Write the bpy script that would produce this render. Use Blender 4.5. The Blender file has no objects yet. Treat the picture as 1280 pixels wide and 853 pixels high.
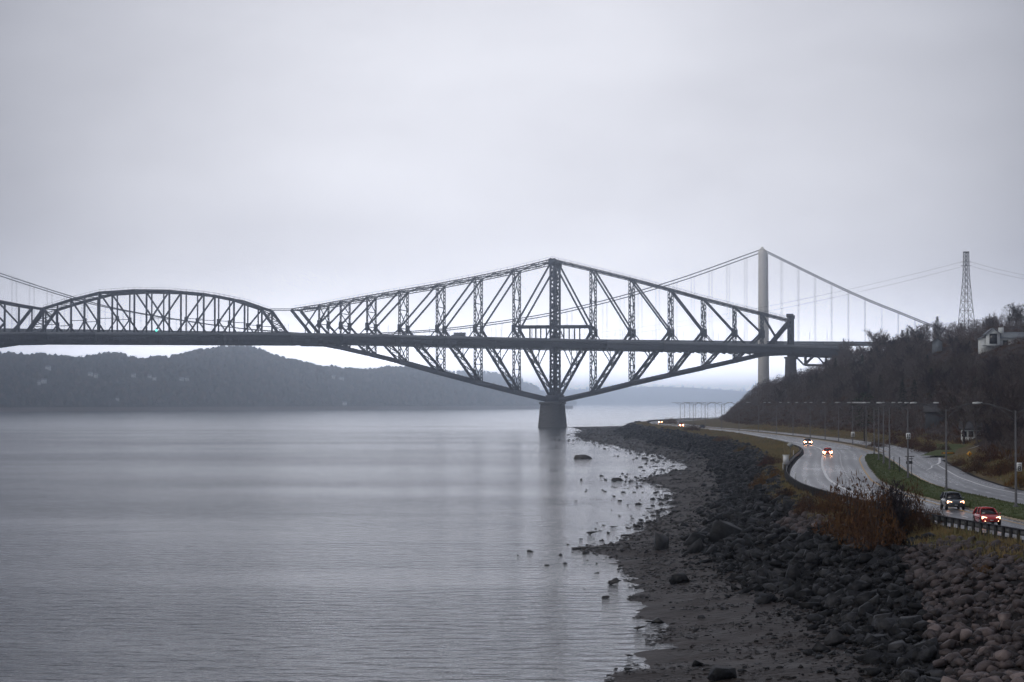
import bpy, math, random
import numpy as np
from mathutils import Vector, noise as mnoise
R = math.radians
rnd = random.Random(11)
rng = np.random.default_rng(11)
sc = bpy.context.scene
COL = sc.collection

# ------------------------------------------------------------------ camera frame (photo measured in 1280x853)
H, FPX, HORZ = 16.8, 2900.0, 503.0
PITCH = math.atan((HORZ - 426.5) / FPX)
CP, SP = math.cos(PITCH), math.sin(PITCH)
def ray(px, py):
    a, b = (px - 640) / FPX, (426.5 - py) / FPX
    return np.array([a, CP - b * SP, SP + b * CP])
def on_z(px, py, z):                     # survey point on a level plane
    d = ray(px, py); t = (z - H) / d[2]
    return d[0] * t, d[1] * t
def at_y(px, py, Y):                     # survey point at a given distance
    d = ray(px, py); t = Y / d[1]
    return np.array([d[0] * t, Y, H + d[2] * t])
def to_px(p):
    x, y, z = p[0], p[1], p[2] - H
    dep = y * CP + z * SP; up = -y * SP + z * CP
    return 640 + FPX * x / dep, 426.5 - FPX * up / dep

# ------------------------------------------------------------------ mesh helpers
class MB:
    def __init__(s): s.v = []; s.f = []; s.n = 0
    def add(s, v, f):
        v = np.asarray(v, dtype=np.float64).reshape(-1, 3)
        f = f if isinstance(f, list) else [f]
        for g in f:
            g = np.asarray(g, dtype=np.int64)
            if g.size: s.f.append(g + s.n)
        s.v.append(v); s.n += len(v); return s
    def beam(s, p, q, w, h=None, up=(0, 0, 1)):
        h = w if h is None else h
        p, q = np.array(p, float), np.array(q, float); d = q - p; L = np.linalg.norm(d)
        if L < 1e-6: return s
        d /= L; u = np.array(up, float)
        if abs(d @ u) > .985: u = np.array([1., 0, 0])
        a = np.cross(d, u); a /= np.linalg.norm(a); b = np.cross(a, d)
        c = [p + i * a * w / 2 + j * b * h / 2 for i, j in ((-1, -1), (1, -1), (1, 1), (-1, 1))]
        c += [x + d * L for x in c]
        return s.add(c, np.array([[0, 3, 2, 1], [4, 5, 6, 7], [0, 1, 5, 4], [1, 2, 6, 5], [2, 3, 7, 6], [3, 0, 4, 7]]))
    def box(s, x0, x1, y0, y1, z0, z1):
        c = [(x0, y0, z0), (x1, y0, z0), (x1, y1, z0), (x0, y1, z0), (x0, y0, z1), (x1, y0, z1), (x1, y1, z1), (x0, y1, z1)]
        return s.add(c, np.array([[0, 3, 2, 1], [4, 5, 6, 7], [0, 1, 5, 4], [1, 2, 6, 5], [2, 3, 7, 6], [3, 0, 4, 7]]))
    def tube(s, pts, rad, n=6, caps=True):
        pts = [np.array(p, float) for p in pts]; k = len(pts)
        rad = [rad] * k if np.isscalar(rad) else rad
        vs = []
        for i, p in enumerate(pts):
            d = pts[min(i + 1, k - 1)] - pts[max(i - 1, 0)]; d /= max(np.linalg.norm(d), 1e-9)
            u = np.array([0, 0, 1.]) if abs(d[2]) < .95 else np.array([1., 0, 0])
            a = np.cross(d, u); a /= np.linalg.norm(a); b = np.cross(a, d)
            for j in range(n):
                t = 2 * math.pi * j / n
                vs.append(p + rad[i] * (math.cos(t) * a + math.sin(t) * b))
        fs = [[i * n + j, i * n + (j + 1) % n, (i + 1) * n + (j + 1) % n, (i + 1) * n + j] for i in range(k - 1) for j in range(n)]
        ff = [np.array(fs)]
        if caps: ff += [np.array([list(range(n))[::-1]]), np.array([[(k - 1) * n + j for j in range(n)]])]
        return s.add(vs, ff)
    def loft(s, secs, caps=True, closed=True):
        n = len(secs[0]); vs = [p for q in secs for p in q]
        m = n if closed else n - 1
        fs = [[i * n + j, i * n + (j + 1) % n, (i + 1) * n + (j + 1) % n, (i + 1) * n + j] for i in range(len(secs) - 1) for j in range(m)]
        ff = [np.array(fs)]
        if caps: ff += [np.array([list(range(n))[::-1]]), np.array([[(len(secs) - 1) * n + j for j in range(n)]])]
        return s.add(vs, ff)
    def grid(s, P):                       # P (r,c,3)
        r, c = P.shape[:2]; i = np.arange(r * c).reshape(r, c)
        q = np.stack([i[:-1, :-1], i[:-1, 1:], i[1:, 1:], i[1:, :-1]], -1).reshape(-1, 4)
        return s.add(P.reshape(-1, 3), q)
    def mesh(s, name, org=(0, 0, 0)):
        V = np.concatenate(s.v) - np.array(org)
        me = bpy.data.meshes.new(name)
        me.vertices.add(len(V)); me.vertices.foreach_set('co', V.astype(np.float32).ravel())
        idx = np.concatenate([g.ravel() for g in s.f]); tot = np.concatenate([np.full(len(g), g.shape[1]) for g in s.f])
        st = np.concatenate([[0], np.cumsum(tot)[:-1]])
        me.loops.add(len(idx)); me.loops.foreach_set('vertex_index', idx.astype(np.int32))
        me.polygons.add(len(tot)); me.polygons.foreach_set('loop_start', st.astype(np.int32)); me.polygons.foreach_set('loop_total', tot.astype(np.int32))
        me.update(calc_edges=True); me.validate()
        return me
    def build(s, name, mat, parent=None, smooth=False, org=None, local=False):
        """vertices are world coordinates unless local; a child takes its parent's location as origin"""
        if local: o3 = (0, 0, 0)
        elif parent is not None: o3 = WLOC[parent.name]
        else: o3 = org if org is not None else (0, 0, 0)
        me = s.mesh(name, o3); o = bpy.data.objects.new(name, me); COL.objects.link(o)
        for m in (mat if isinstance(mat, (list, tuple)) else [mat]): me.materials.append(m)
        if smooth: me.polygons.foreach_set('use_smooth', np.ones(len(me.polygons), bool)); me.update()
        if parent is not None: o.parent = parent; WLOC[o.name] = WLOC[parent.name] if not local else (0, 0, 0)
        else:
            o.location = o3; WLOC[o.name] = tuple(o3)
        return o
WLOC = {}
def tag(o, label=None, cat=None, group=None, kind=None):
    for k, x in (('label', label), ('category', cat), ('group', group), ('kind', kind)):
        if x: o[k] = x
    return o
def empty(name, loc, rz=0):
    o = bpy.data.objects.new(name, None); COL.objects.link(o)
    o.location = loc; o.rotation_euler.z = rz; WLOC[o.name] = tuple(loc); o.empty_display_size = .3
    return o
def copy_tree(o, parent=None):
    kids = list(o.children)
    c = o.copy(); COL.objects.link(c); c.parent = parent
    for k in kids: copy_tree(k, c)
    return c

def hermite(tab):
    xs = np.array([a for a, _ in tab], float); ys = np.array([b for _, b in tab], float)
    h = np.diff(xs); d = np.diff(ys) / h; m = np.zeros_like(xs)
    m[0], m[-1] = d[0], d[-1]
    for i in range(1, len(xs) - 1):
        m[i] = 0 if d[i - 1] * d[i] <= 0 else 2 * d[i - 1] * d[i] / (d[i - 1] + d[i])
    def f(x):
        x = np.clip(np.asarray(x, float), xs[0], xs[-1]); i = np.clip(np.searchsorted(xs, x) - 1, 0, len(h) - 1)
        t = (x - xs[i]) / h[i]
        return ((2 * t**3 - 3 * t**2 + 1) * ys[i] + (t**3 - 2 * t**2 + t) * h[i] * m[i] + (-2 * t**3 + 3 * t**2) * ys[i + 1] + (t**3 - t**2) * h[i] * m[i + 1])
    return f
def fbm(x, y, s, seed=0., o=4): return mnoise.fractal(Vector((x / s + seed, y / s - seed, seed * .37)), .6, 2.0, o)
def smooth01(t): t = min(1, max(0, t)); return t * t * (3 - 2 * t)

# ------------------------------------------------------------------ materials
def nodes(name):
    m = bpy.data.materials.new(name); m.use_nodes = True
    nt = m.node_tree; b = nt.nodes['Principled BSDF']; return m, nt, b
def mat(name, cols, rough=.7, scale=.5, detail=6, bump=0., bscale=None, metal=0., island=.0, obj=.0, spec=None, rvar=0., stretch=None, contrast=.25, bdist=.1):
    """two or more base colours mixed by world-space noise, with per-piece variation"""
    m, nt, b = nodes(name); N, L = nt.nodes, nt.links
    geo = N.new('ShaderNodeNewGeometry'); src = geo.outputs['Position']
    if stretch:
        mp = N.new('ShaderNodeMapping'); mp.inputs['Scale'].default_value = stretch
        L.new(src, mp.inputs['Vector']); src = mp.outputs['Vector']
    nz = N.new('ShaderNodeTexNoise'); nz.inputs['Scale'].default_value = scale; nz.inputs['Detail'].default_value = detail; nz.inputs['Roughness'].default_value = .62
    L.new(src, nz.inputs['Vector'])
    fac = nz.outputs['Fac']
    def madd(a, k, off):
        q = N.new('ShaderNodeMath'); q.operation = 'MULTIPLY_ADD'; q.inputs[1].default_value = k; q.inputs[2].default_value = off
        L.new(a, q.inputs[0]); return q.outputs[0]
    def addn(a, c):
        q = N.new('ShaderNodeMath'); q.operation = 'ADD'; L.new(a, q.inputs[0]); L.new(c, q.inputs[1]); return q.outputs[0]
    f0 = fac
    if island: fac = addn(fac, madd(geo.outputs['Random Per Island'], island, -island / 2))
    if obj:
        oi = N.new('ShaderNodeObjectInfo'); fac = addn(fac, madd(oi.outputs['Random'], obj, -obj / 2))
    cr = N.new('ShaderNodeValToRGB'); e = cr.color_ramp.elements
    n = len(cols)
    while len(e) < n: e.new(.5)
    for i, c in enumerate(cols):
        e[i].position = .5 - contrast + 2 * contrast * (i / (n - 1) if n > 1 else 0); e[i].color = (*c, 1)
    L.new(fac, cr.inputs['Fac']); L.new(cr.outputs['Color'], b.inputs['Base Color'])
    b.inputs['Roughness'].default_value = rough; b.inputs['Metallic'].default_value = metal
    b.inputs['Specular IOR Level'].default_value = .12 if spec is None else spec
    if rvar:
        n3 = N.new('ShaderNodeTexNoise'); n3.inputs['Scale'].default_value = scale * .6; n3.inputs['Detail'].default_value = 4
        L.new(src, n3.inputs['Vector']); L.new(madd(n3.outputs['Fac'], 2 * rvar, rough - rvar), b.inputs['Roughness'])
    if bump:
        n2 = N.new('ShaderNodeTexNoise'); n2.inputs['Scale'].default_value = bscale or scale * 4; n2.inputs['Detail'].default_value = 5
        L.new(geo.outputs['Position'], n2.inputs['Vector'])
        bp = N.new('ShaderNodeBump'); bp.inputs['Strength'].default_value = bump; bp.inputs['Distance'].default_value = bdist
        L.new(n2.outputs['Fac'], bp.inputs['Height']); L.new(bp.outputs['Normal'], b.inputs['Normal'])
    return m
def flat(name, c, rough=.5, metal=0., emit=None, es=0., coat=0.):
    m, nt, b = nodes(name)
    b.inputs['Base Color'].default_value = (*c, 1); b.inputs['Roughness'].default_value = rough; b.inputs['Metallic'].default_value = metal
    if coat: b.inputs['Coat Weight'].default_value = coat
    if emit: b.inputs['Emission Color'].default_value = (*emit, 1); b.inputs['Emission Strength'].default_value = es
    return m
M = {}
M['steel'] = mat('riveted_dark_steel', [(.022, .028, .044), (.034, .041, .060), (.052, .046, .050)], .6, .35, 6)
M['steel_light'] = mat('worn_grey_steel', [(.07, .075, .09), (.11, .115, .13)], .6, .5)
M['deck_steel'] = mat('dark_deck_steel', [(.022, .026, .038), (.038, .043, .057)], .7, .4)
M['barrier'] = mat('grey_barrier', [(.12, .13, .15), (.18, .19, .21)], .7, .3)
M['masonry'] = mat('granite_masonry', [(.055, .053, .055), (.10, .095, .095), (.038, .037, .04)], .85, .35, 8, .5, .8, stretch=(1, 1, 2.2))
M['concrete'] = mat('pale_concrete', [(.62, .59, .53), (.72, .69, .63), (.55, .52, .47)], .85, .09, 7, stretch=(2, 2, .35))
M['cable'] = flat('cable_grey', (.10, .105, .125), .6)
M['wire'] = flat('wire_grey', (.05, .05, .06), .6)
M['mud'] = mat('wet_mud', [(.015, .011, .009), (.029, .0215, .0175), (.045, .034, .028)], .55, .28, 9, .9, 1.6, rvar=.2, bdist=.25, spec=.16)
M['bank'] = mat('bank_soil', [(.012, .011, .012), (.022, .02, .02)], .9, 1.2, 6, .6, 3)
M['rock'] = mat('dark_wet_slate', [(.003, .0033, .004), (.010, .0108, .0125), (.044, .044, .046)], .5, 1.1, 7, .9, 4, spec=.16, island=.30, obj=.30, contrast=.3)
M['rock_pink'] = mat('pinkish_granite', [(.026, .021, .021), (.080, .062, .060), (.20, .16, .148)], .55, .9, 7, .7, 4, spec=.25, island=.3, obj=.35, contrast=.3)
M['rock_beach'] = mat('tidal_rock', [(.009, .009, .009), (.024, .023, .0225), (.052, .049, .048)], .45, .9, 7, .8, 4, spec=.4, island=.3, obj=.3)
M['verge'] = mat('verge_soil_grass', [(.07, .062, .034), (.12, .088, .046), (.085, .095, .042)], .95, .22, 7, .6, 3)
M['lawn'] = mat('median_turf', [(.050, .072, .026), (.082, .105, .040), (.11, .10, .048)], .95, .3, 8, .8, 4)
M['hill'] = mat('leaf_litter', [(.022, .016, .017), (.038, .028, .027), (.050, .033, .022)], .95, .12, 7, .8, 1.0, bdist=.4)
def asphalt():
    m, nt, b = nodes('wet_asphalt'); N, L = nt.nodes, nt.links
    at = N.new('ShaderNodeAttribute'); at.attribute_name = 'across'; geo = N.new('ShaderNodeNewGeometry')
    def mth(op, a, k=None, c=None):
        q = N.new('ShaderNodeMath'); q.operation = op
        for i, x in enumerate((a, k, c)):
            if x is None: continue
            if isinstance(x, (int, float)): q.inputs[i].default_value = x
            else: L.new(x, q.inputs[i])
        return q.outputs[0]
    def nz(sc_, st, det=6):
        mp = N.new('ShaderNodeMapping'); mp.inputs['Scale'].default_value = st; L.new(geo.outputs['Position'], mp.inputs['Vector']); n = N.new('ShaderNodeTexNoise'); n.inputs['Scale'].default_value = sc_; n.inputs['Detail'].default_value = det; L.new(mp.outputs['Vector'], n.inputs['Vector']); return n.outputs['Fac']
    big, fine, patch = nz(.10, (1, .25, 1)), nz(3.5, (1, .4, 1)), nz(.045, (1, .5, 1), 3)
    track = mth('SINE', mth('MULTIPLY_ADD', at.outputs['Fac'], 3.45, mth('MULTIPLY', big, 2.2)))     # wheel tracks, about 1.8 m apart
    v = mth('ADD', mth('MULTIPLY_ADD', track, .035, .30), mth('ADD', mth('MULTIPLY_ADD', big, .34, -.17), mth('MULTIPLY_ADD', fine, .20, -.10)))
    L.new(mth('MAXIMUM', v, .15), b.inputs['Roughness'])
    cr = N.new('ShaderNodeValToRGB'); e = cr.color_ramp.elements; e[0].position = .35; e[0].color = (.050, .050, .056, 1); e[1].position = .68; e[1].color = (.092, .091, .097, 1)
    L.new(mth('ADD', mth('MULTIPLY_ADD', patch, .6, .2), mth('ADD', mth('MULTIPLY', track, .04), mth('MULTIPLY_ADD', fine, .3, -.15))), cr.inputs['Fac']); L.new(cr.outputs['Color'], b.inputs['Base Color'])
    b.inputs['Specular IOR Level'].default_value = .5
    return m
M['asphalt'] = asphalt()
M['paint_white'] = mat('road_paint_white', [(.62, .62, .62), (.86, .86, .86)], .5, 1.3)
M['paint_yellow'] = mat('road_paint_yellow', [(.42, .27, .10), (.55, .36, .14)], .5, 1.3)
M['kerb'] = mat('kerb_concrete', [(.30, .25, .19), (.42, .36, .28)], .8, .8)
M['bark'] = mat('bare_bark', [(.028, .023, .023), (.06, .05, .047), (.105, .095, .09)], .95, .35, 4, obj=.4)
M['pale_bark'] = mat('pale_birch_bark', [(.09, .08, .075), (.17, .155, .15)], .95, .6, 4, obj=.4)
M['twig'] = mat('bare_twigs', [(.030, .023, .028), (.062, .048, .051), (.085, .062, .052), (.14, .118, .115)], .95, .03, 5, obj=.6, island=.3)
M['conifer'] = mat('conifer_needles', [(.010, .018, .012), (.022, .036, .018)], .95, .3, 4, obj=.3, island=.3)
M['pinegreen'] = mat('soft_green_needles', [(.016, .03, .012), (.034, .052, .018)], .95, .3, 4, island=.3)
M['brush_red'] = mat('russet_brush', [(.055, .022, .015), (.085, .032, .02), (.06, .034, .016)], .95, .35, 4, island=.4, obj=.5)
M['brush_brown'] = mat('brown_brush', [(.045, .022, .014), (.085, .040, .020), (.12, .062, .024)], .95, .5, 4, island=.4, obj=.3)
M['brush_orange'] = mat('orange_brush', [(.10, .05, .014), (.16, .075, .016), (.12, .085, .02)], .95, .4, 4, island=.5, obj=.4)
M['grass'] = mat('tall_dry_grass', [(.11, .125, .055), (.18, .16, .075), (.23, .15, .07), (.25, .22, .10)], .95, .11, 6, island=.28, contrast=.22)
M['far_wood'] = mat('far_wood', [(.004, .008, .008), (.014, .015, .015), (.026, .020, .017), (.075, .050, .036)], .95, .006, 6, island=.75)
M['far_ground'] = mat('far_ground', [(.018, .016, .014), (.03, .024, .02)], .95, .01, 5)
M['shore_strip'] = mat('far_shore', [(.13, .095, .078), (.19, .15, .13)], .95, .01, 5)
M['white_wall'] = mat('white_clapboard', [(.58, .61, .60), (.70, .72, .71)], .8, 1.0)
M['grey_wall'] = mat('grey_clapboard', [(.13, .15, .17), (.19, .21, .23)], .8, 1.0)
M['dim_wall'] = mat('weathered_boards', [(.045, .05, .06), (.075, .08, .09)], .9, 1.0)
M['far_wall'] = mat('pale_far_wall', [(.50, .52, .51), (.66, .67, .65)], .9, 1.0)
M['roof'] = mat('grey_shingles', [(.16, .18, .20), (.24, .26, .28)], .85, 1.2)
M['roof_dark'] = mat('dark_shingles', [(.05, .05, .055), (.08, .08, .085)], .85, 1.2)
M['glass'] = flat('dark_glass', (.012, .012, .016), .12)
M['lamp_steel'] = mat('galvanised_pole', [(.085, .085, .09), (.13, .13, .135)], .5, 2.0)
M['lum'] = flat('luminaire_shell', (.45, .46, .46), .4)
M['guard_wood'] = mat('dark_guardrail', [(.022, .022, .026), (.04, .04, .045)], .7, 2.0)
M['rail_steel'] = mat('galvanised_rail', [(.15, .155, .16), (.24, .245, .25)], .5, 1.5)
M['guard_post'] = mat('guard_post', [(.03, .03, .033), (.05, .05, .052)], .85, 2.0)
M['sign_white'] = flat('sign_white', (.66, .67, .66), .4)
M['sign_grey'] = flat('sign_back', (.42, .44, .43), .4)
M['sign_black'] = flat('sign_black', (.02, .02, .022), .5)
M['sign_yellow'] = flat('sign_yellow', (.72, .34, .02), .4)
M['red_paint'] = flat('red_car_paint', (.42, .013, .012), .25, coat=.6)
M['dark_paint'] = flat('charcoal_car_paint', (.035, .045, .055), .25, coat=.6)
M['blue_paint'] = flat('dark_blue_car_paint', (.03, .04, .07), .25, coat=.6)
M['silver_paint'] = flat('grey_car_paint', (.16, .16, .17), .28, coat=.6)
M['tyre'] = flat('tyre_rubber', (.012, .012, .012), .8)
M['rim'] = flat('alloy_rim', (.25, .25, .26), .35, .8)
M['black_trim'] = flat('black_trim', (.015, .015, .016), .5)
M['headlight'] = flat('lit_headlight', (.9, .9, .9), .2, emit=(1, .46, .24), es=8)
M['headlight_far'] = flat('full_beam_headlight', (.9, .9, .9), .2, emit=(1, .40, .18), es=60)  # emission raised and reddened to imitate glow around distant headlights
M['taillight'] = flat('tail_lens', (.20, .01, .01), .3)
M['plate'] = flat('plate_white', (.6, .6, .6), .4)
M['signal'] = flat('green_signal', (.1, .6, .5), .3, emit=(.1, 1, .75), es=3.5)
HAZE_D, HAZE_G, SKY_A, SKY_LO, SKY_HI, SKY_HZ = 1.6e-4, .93, 5.9, (.52, .54, .64), (1.58, 1.59, 1.72), 10
# ------------------------------------------------------------------ lie of the land (plan curves: distance Y -> offset X, metres)
W = hermite([(60, 4), (139, 6.5), (150, 8), (164, 10.6), (190, 10.5), (210, 11.6), (235, 11.6), (252, 10), (266, 8.6), (280, 13), (310, 17.7), (343, 22.5), (399, 28), (455, 30), (502, 28.5), (560, 40), (633, 48), (706, 47.5), (812, 44.8), (937, 39), (1036, 34), (1160, 32), (1282, 37), (1400, 42), (1480, 42), (1530, 36), (1560, 38), (1620, 66), (1700, 115), (1800, 150), (2000, 184), (2300, 212)])
T = hermite([(60, 22), (129, 22.7), (152, 23), (176, 23.5), (199, 22), (244, 20.7), (290, 25), (330, 30), (400, 37), (466, 42.5), (560, 49), (628, 54.5), (720, 56), (815, 55), (962, 54), (1100, 52.5), (1200, 54), (1280, 59), (1360, 73), (1443, 93), (1513, 121), (1600, 157), (1700, 197), (2000, 250), (2300, 270)])
C = hermite([(60, 50), (130, 43), (174, 38), (191, 34.2), (233, 30.8), (292, 33), (330, 36.5), (393, 43), (460, 49.3), (511, 54), (600, 60), (698, 63.6), (815, 63.5), (900, 62.7), (1037, 61.3), (1160, 60.6), (1280, 67), (1360, 82), (1443, 102), (1513, 130), (1600, 166), (1700, 206), (2000, 260), (2300, 280)])
E0 = hermite([(60, 52), (130, 44.6), (182, 40.1), (214, 37.0), (241, 35.9), (262, 35.6), (278, 35.8), (294, 36.6), (323, 38.9), (360, 43.1), (423, 51.8), (497, 62.5), (569, 70.3), (650, 75.3), (746, 78), (824, 79.5), (961, 77.2), (1020, 73.6), (1080, 71), (1160, 69.8), (1278, 76), (1360, 91), (1443, 111), (1513, 139), (1600, 175), (1700, 215), (2000, 268), (2300, 288)])
E1 = hermite([(60, 75), (200, 63.4), (240, 62.2), (282, 62.3), (324, 65.5), (373, 71.8), (447, 82), (505, 89.9), (560, 94), (614, 97), (700, 98.5), (760, 98), (870, 95.5), (949, 91), (1000, 88), (1080, 86), (1160, 86), (1278, 92), (1360, 107.5), (1443, 128), (1513, 156), (1600, 193), (1700, 235), (2000, 290), (2300, 310)])
ML = hermite([(60, 60), (150, 49.5), (209, 46.2), (231, 46), (252, 46.3), (270, 46.8), (310, 49.7), (350, 54.6), (407, 62.3), (440, 67), (474, 72.6)])
MR = hermite([(60, 67), (150, 56), (240, 52.9), (269, 53), (295, 54), (348, 59.4), (400, 66), (440, 71), (474, 75.3)])
MC = hermite([(500, 78.8), (540, 83), (600, 87), (660, 88.7), (720, 89.3), (800, 89), (870, 87.4), (950, 84), (1020, 80.7), (1080, 78.5), (1160, 77.9), (1278, 84), (1360, 99.5), (1443, 119.5), (1513, 147.5), (1600, 184), (1700, 225)])
WL = hermite([(60, 57.2), (130, 48.2), (190, 42.4), (230, 39.6), (248, 39.5), (265, 40.3), (285, 41.2), (313, 43.2), (368, 49.4), (441, 58.9), (500, 67), (559, 73.2), (650, 77.2), (746, 79.5), (824, 80.8), (961, 78.4), (1080, 72.2), (1160, 71), (1278, 77.2), (1443, 112.2), (1513, 140.2), (1600, 176)])
LN = hermite([(60, 60.5), (150, 46.2), (200, 42.9), (235, 42.6), (270, 42.8), (294, 44.3), (315, 46.2), (382, 54.4), (440, 62.2), (489, 69.0), (560, 76.8), (650, 82), (746, 84), (824, 84.6), (961, 80.8), (1080, 75), (1160, 74.2), (1278, 80.4), (1443, 115.5), (1600, 180)])
LN_ = LN
ZR, ZG = 6.0, 5.95
FX = hermite([(60, 9), (950, 9), (1100, 17), (1200, 23), (1280, 24), (1400, 15), (1480, 10), (2300, 10)])
def hill_slope(Y): return .52 - .36 * smooth01((Y - 950) / 380.)
def cliff(Y): return 8 * smooth01((Y - 950) / 350.)
_pc = {}
def profile(Y):
    k = round(float(Y) * 2)
    if k not in _pc: _pc[k] = profile_(k / 2)
    return _pc[k]
def profile_(Y):
    w, t, c, e0, e1 = float(W(Y)), float(T(Y)), float(C(Y)), float(E0(Y)), float(E1(Y))
    t = max(t, w + 3); c = max(c, t + 2)
    e0b = max(e0 - .7, c + .6)
    xs = [w - 400, w - 30, w, t, c, e0b, e0 + .5, e1 - .5, e1 + .8, e1 + float(FX(Y))]
    zs = [-4.2, -1.8, 0, 1.25, 5.0, 5.9, ZG, ZG, ZG, 7.8]
    s = hill_slope(Y); cl = cliff(Y)
    for d in (6, 14, 24, 36, 50, 66, 84, 104, 128, 160, 210, 300, 420):
        xs.append(e1 + float(FX(Y)) + d); zs.append(7.8 + cl * smooth01(d / 12) + (47 - cl) * math.tanh(s * d / (47 - cl)))
    return xs, zs
SEG = ['water', 'water', 'beach', 'bank', 'verge', 'roadbed', 'roadbed', 'roadbed', 'hillfoot'] + ['hill'] * 13
NCOL = [5, 10, 18, 16, 8, 1, 1, 1, 6] + [3, 4, 4, 4, 4, 4, 4, 4, 4, 4, 4, 4, 4]
def relief(x, y, k):
    if k == 'beach': return .20 * fbm(x, y, 9, 3.1) + .10 * fbm(x, y, 2.2, 1.3)
    if k == 'water': return .15 * fbm(x, y, 9, 3.1)
    if k == 'bank': return .55 * fbm(x, y, 5, 7.7) + .25 * fbm(x, y, 1.6, 2.2)
    if k == 'verge': return .22 * fbm(x, y, 6, 5.5)
    if k == 'hillfoot': return .25 * fbm(x, y, 6, 4.5)
    if k == 'hill': return 2.2 * fbm(x, y, 38, 9.1) + .8 * fbm(x, y, 11, 8.2)
    return 0.
def seg_at(x, xs):
    i = int(np.searchsorted(xs, x)) - 1
    return SEG[min(max(i, 0), len(SEG) - 1)]
def fade(x, xs):                          # relief fades out at the edges of its zone so that zones meet
    i = min(max(int(np.searchsorted(xs, x)) - 1, 0), len(SEG) - 1); k = SEG[i]
    a = i
    while a > 0 and SEG[a - 1] == k: a -= 1
    b = i
    while b < len(SEG) - 1 and SEG[b + 1] == k: b += 1
    lo, hi = xs[a], xs[b + 1]
    m = .25 if k == 'beach' else .12 * (hi - lo) if k not in ('hill', 'water') else 14
    if k == 'water': return min(1, max(0, (x - lo) / m))
    if k == 'beach': return min(1, (hi - x) / 1.0)
    if k == 'hill': return min(1, (x - lo) / m)
    return min(1, (x - lo) / m, (hi - x) / m)
def hz(x, y):
    xs, zs = profile(y); k = seg_at(x, xs)
    return float(np.interp(x, xs, zs)) + relief(x, y, k) * max(0, fade(x, xs))

rows = [60.]
while rows[-1] < 2300: rows.append(rows[-1] + max(1.0, rows[-1] * .0062))
rows = np.array(rows)
allP = []
for Y in rows:
    xs, zs = profile(Y); line = []
    for i, n in enumerate(NCOL):
        for j in range(n): line.append(xs[i] + (xs[i + 1] - xs[i]) * j / n)
    line.append(xs[-1])
    allP.append([(x, Y, hz(x, Y)) for x in line])
allP = np.array(allP)
cum = np.concatenate([[0], np.cumsum(NCOL)])
def zone(k):
    ii = [i for i, s in enumerate(SEG) if s == k]; return cum[ii[0]], cum[ii[-1] + 1]
for k, nm, m in (('water', 'riverbed', 'mud'), ('beach', 'beach', 'mud'), ('bank', 'riverbank', 'bank'), ('verge', 'grass_verge', 'verge'), ('roadbed', 'roadbed', 'bank'), ('hillfoot', 'hill_foot', 'verge'), ('hill', 'hillside', 'hill')):
    a, b = zone(k)
    o = MB().grid(allP[:, a:b + 1]).build(nm, M[m], smooth=True); o['kind'] = 'structure'

# ------------------------------------------------------------------ roads
def ys(a, b, step=4.): return np.linspace(a, b, max(2, int((b - a) / step) + 1))
def strip(name, Y, L, Rr, z, m, kind='structure', thick=0):
    L, Rr = np.asarray(L), np.asarray(Rr)
    P = np.stack([np.stack([L, Y, np.full(len(Y), z)], -1), np.stack([Rr, Y, np.full(len(Y), z)], -1)], 1)
    mb = MB()
    if thick:
        a = P.copy(); c = P[:, ::1].copy(); c[:, :, 2] -= thick
        ring = np.stack([c[:, 0], a[:, 0], a[:, 1], c[:, 1]], 1); mb.grid(ring)
        mb.add(np.array([c[0, 0], a[0, 0], a[0, 1], c[0, 1]]), np.array([[0, 1, 2, 3]])); mb.add(np.array([c[-1, 0], a[-1, 0], a[-1, 1], c[-1, 1]]), np.array([[3, 2, 1, 0]]))
    else: mb.grid(P)
    o = mb.build(name, M[m])
    if kind: o['kind'] = kind
    return o
Yr = ys(60, 1690, 5)
Pr = []
for Y in Yr:
    a, b = float(E0(Y)), float(E1(Y))
    Pr.append([(a + (b - a) * t, Y, ZR + .10 * math.sin(math.pi * t)) for t in np.linspace(0, 1, 9)])
tilt = np.array(Pr)
tilt[:, :, 2] = ZR
strip_road = MB().grid(tilt).build('road', M['asphalt']); strip_road['kind'] = 'structure'
at_ = strip_road.data.attributes.new('across', 'FLOAT', 'POINT'); at_.data.foreach_set('value', np.array([[(p[0] - float(LN_(r_[0][1]))) for p in r_] for r_ in Pr], np.float32).ravel())
# side street joining at the right
def ribbon(name, pts, w, z, m, kind='structure', dz=None):
    pts = [np.array(p, float) for p in pts]; L = []
    for i, p in enumerate(pts):
        d = pts[min(i + 1, len(pts) - 1)] - pts[max(i - 1, 0)]; d /= np.linalg.norm(d); n = np.array([d[1], -d[0]])
        zz = z if dz is None else z + dz[i]
        L.append([(*(p - n * w / 2), zz), (*(p + n * w / 2), zz)])
    o = MB().grid(np.array(L)).build(name, M[m])
    if kind: o['kind'] = kind
    return o
ribbon('side_street', [(77.5, 436), (84, 449), (89, 459), (95, 468), (102, 476)], 7, ZR + .02, 'asphalt', dz=[0, .02, .2, 1.3, 3.0])
# medians: raised turf inside a pale kerb
def inset(Y, A, B, d): return A + d, B - d
Ym = np.concatenate([ys(60, 466, 4), [470, 473]])
a, b = ML(Ym), MR(Ym); b = np.maximum(b, a + .6)
strip('median_kerb', Ym, a, b, ZR + .13, 'kerb', thick=.2)
strip('median', Ym, a + .22, b - .22, ZR + .17, 'lawn')
Yc = ys(496, 1600, 6); hw = np.clip((Yc - 494) / 40, .3, 1) * 1.45
strip('median_kerb', Yc, MC(Yc) - hw, MC(Yc) + hw, ZR + .13, 'kerb', thick=.2)
strip('median', Yc, MC(Yc) - hw + .2, MC(Yc) + hw - .2, ZR + .17, 'verge')
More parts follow.
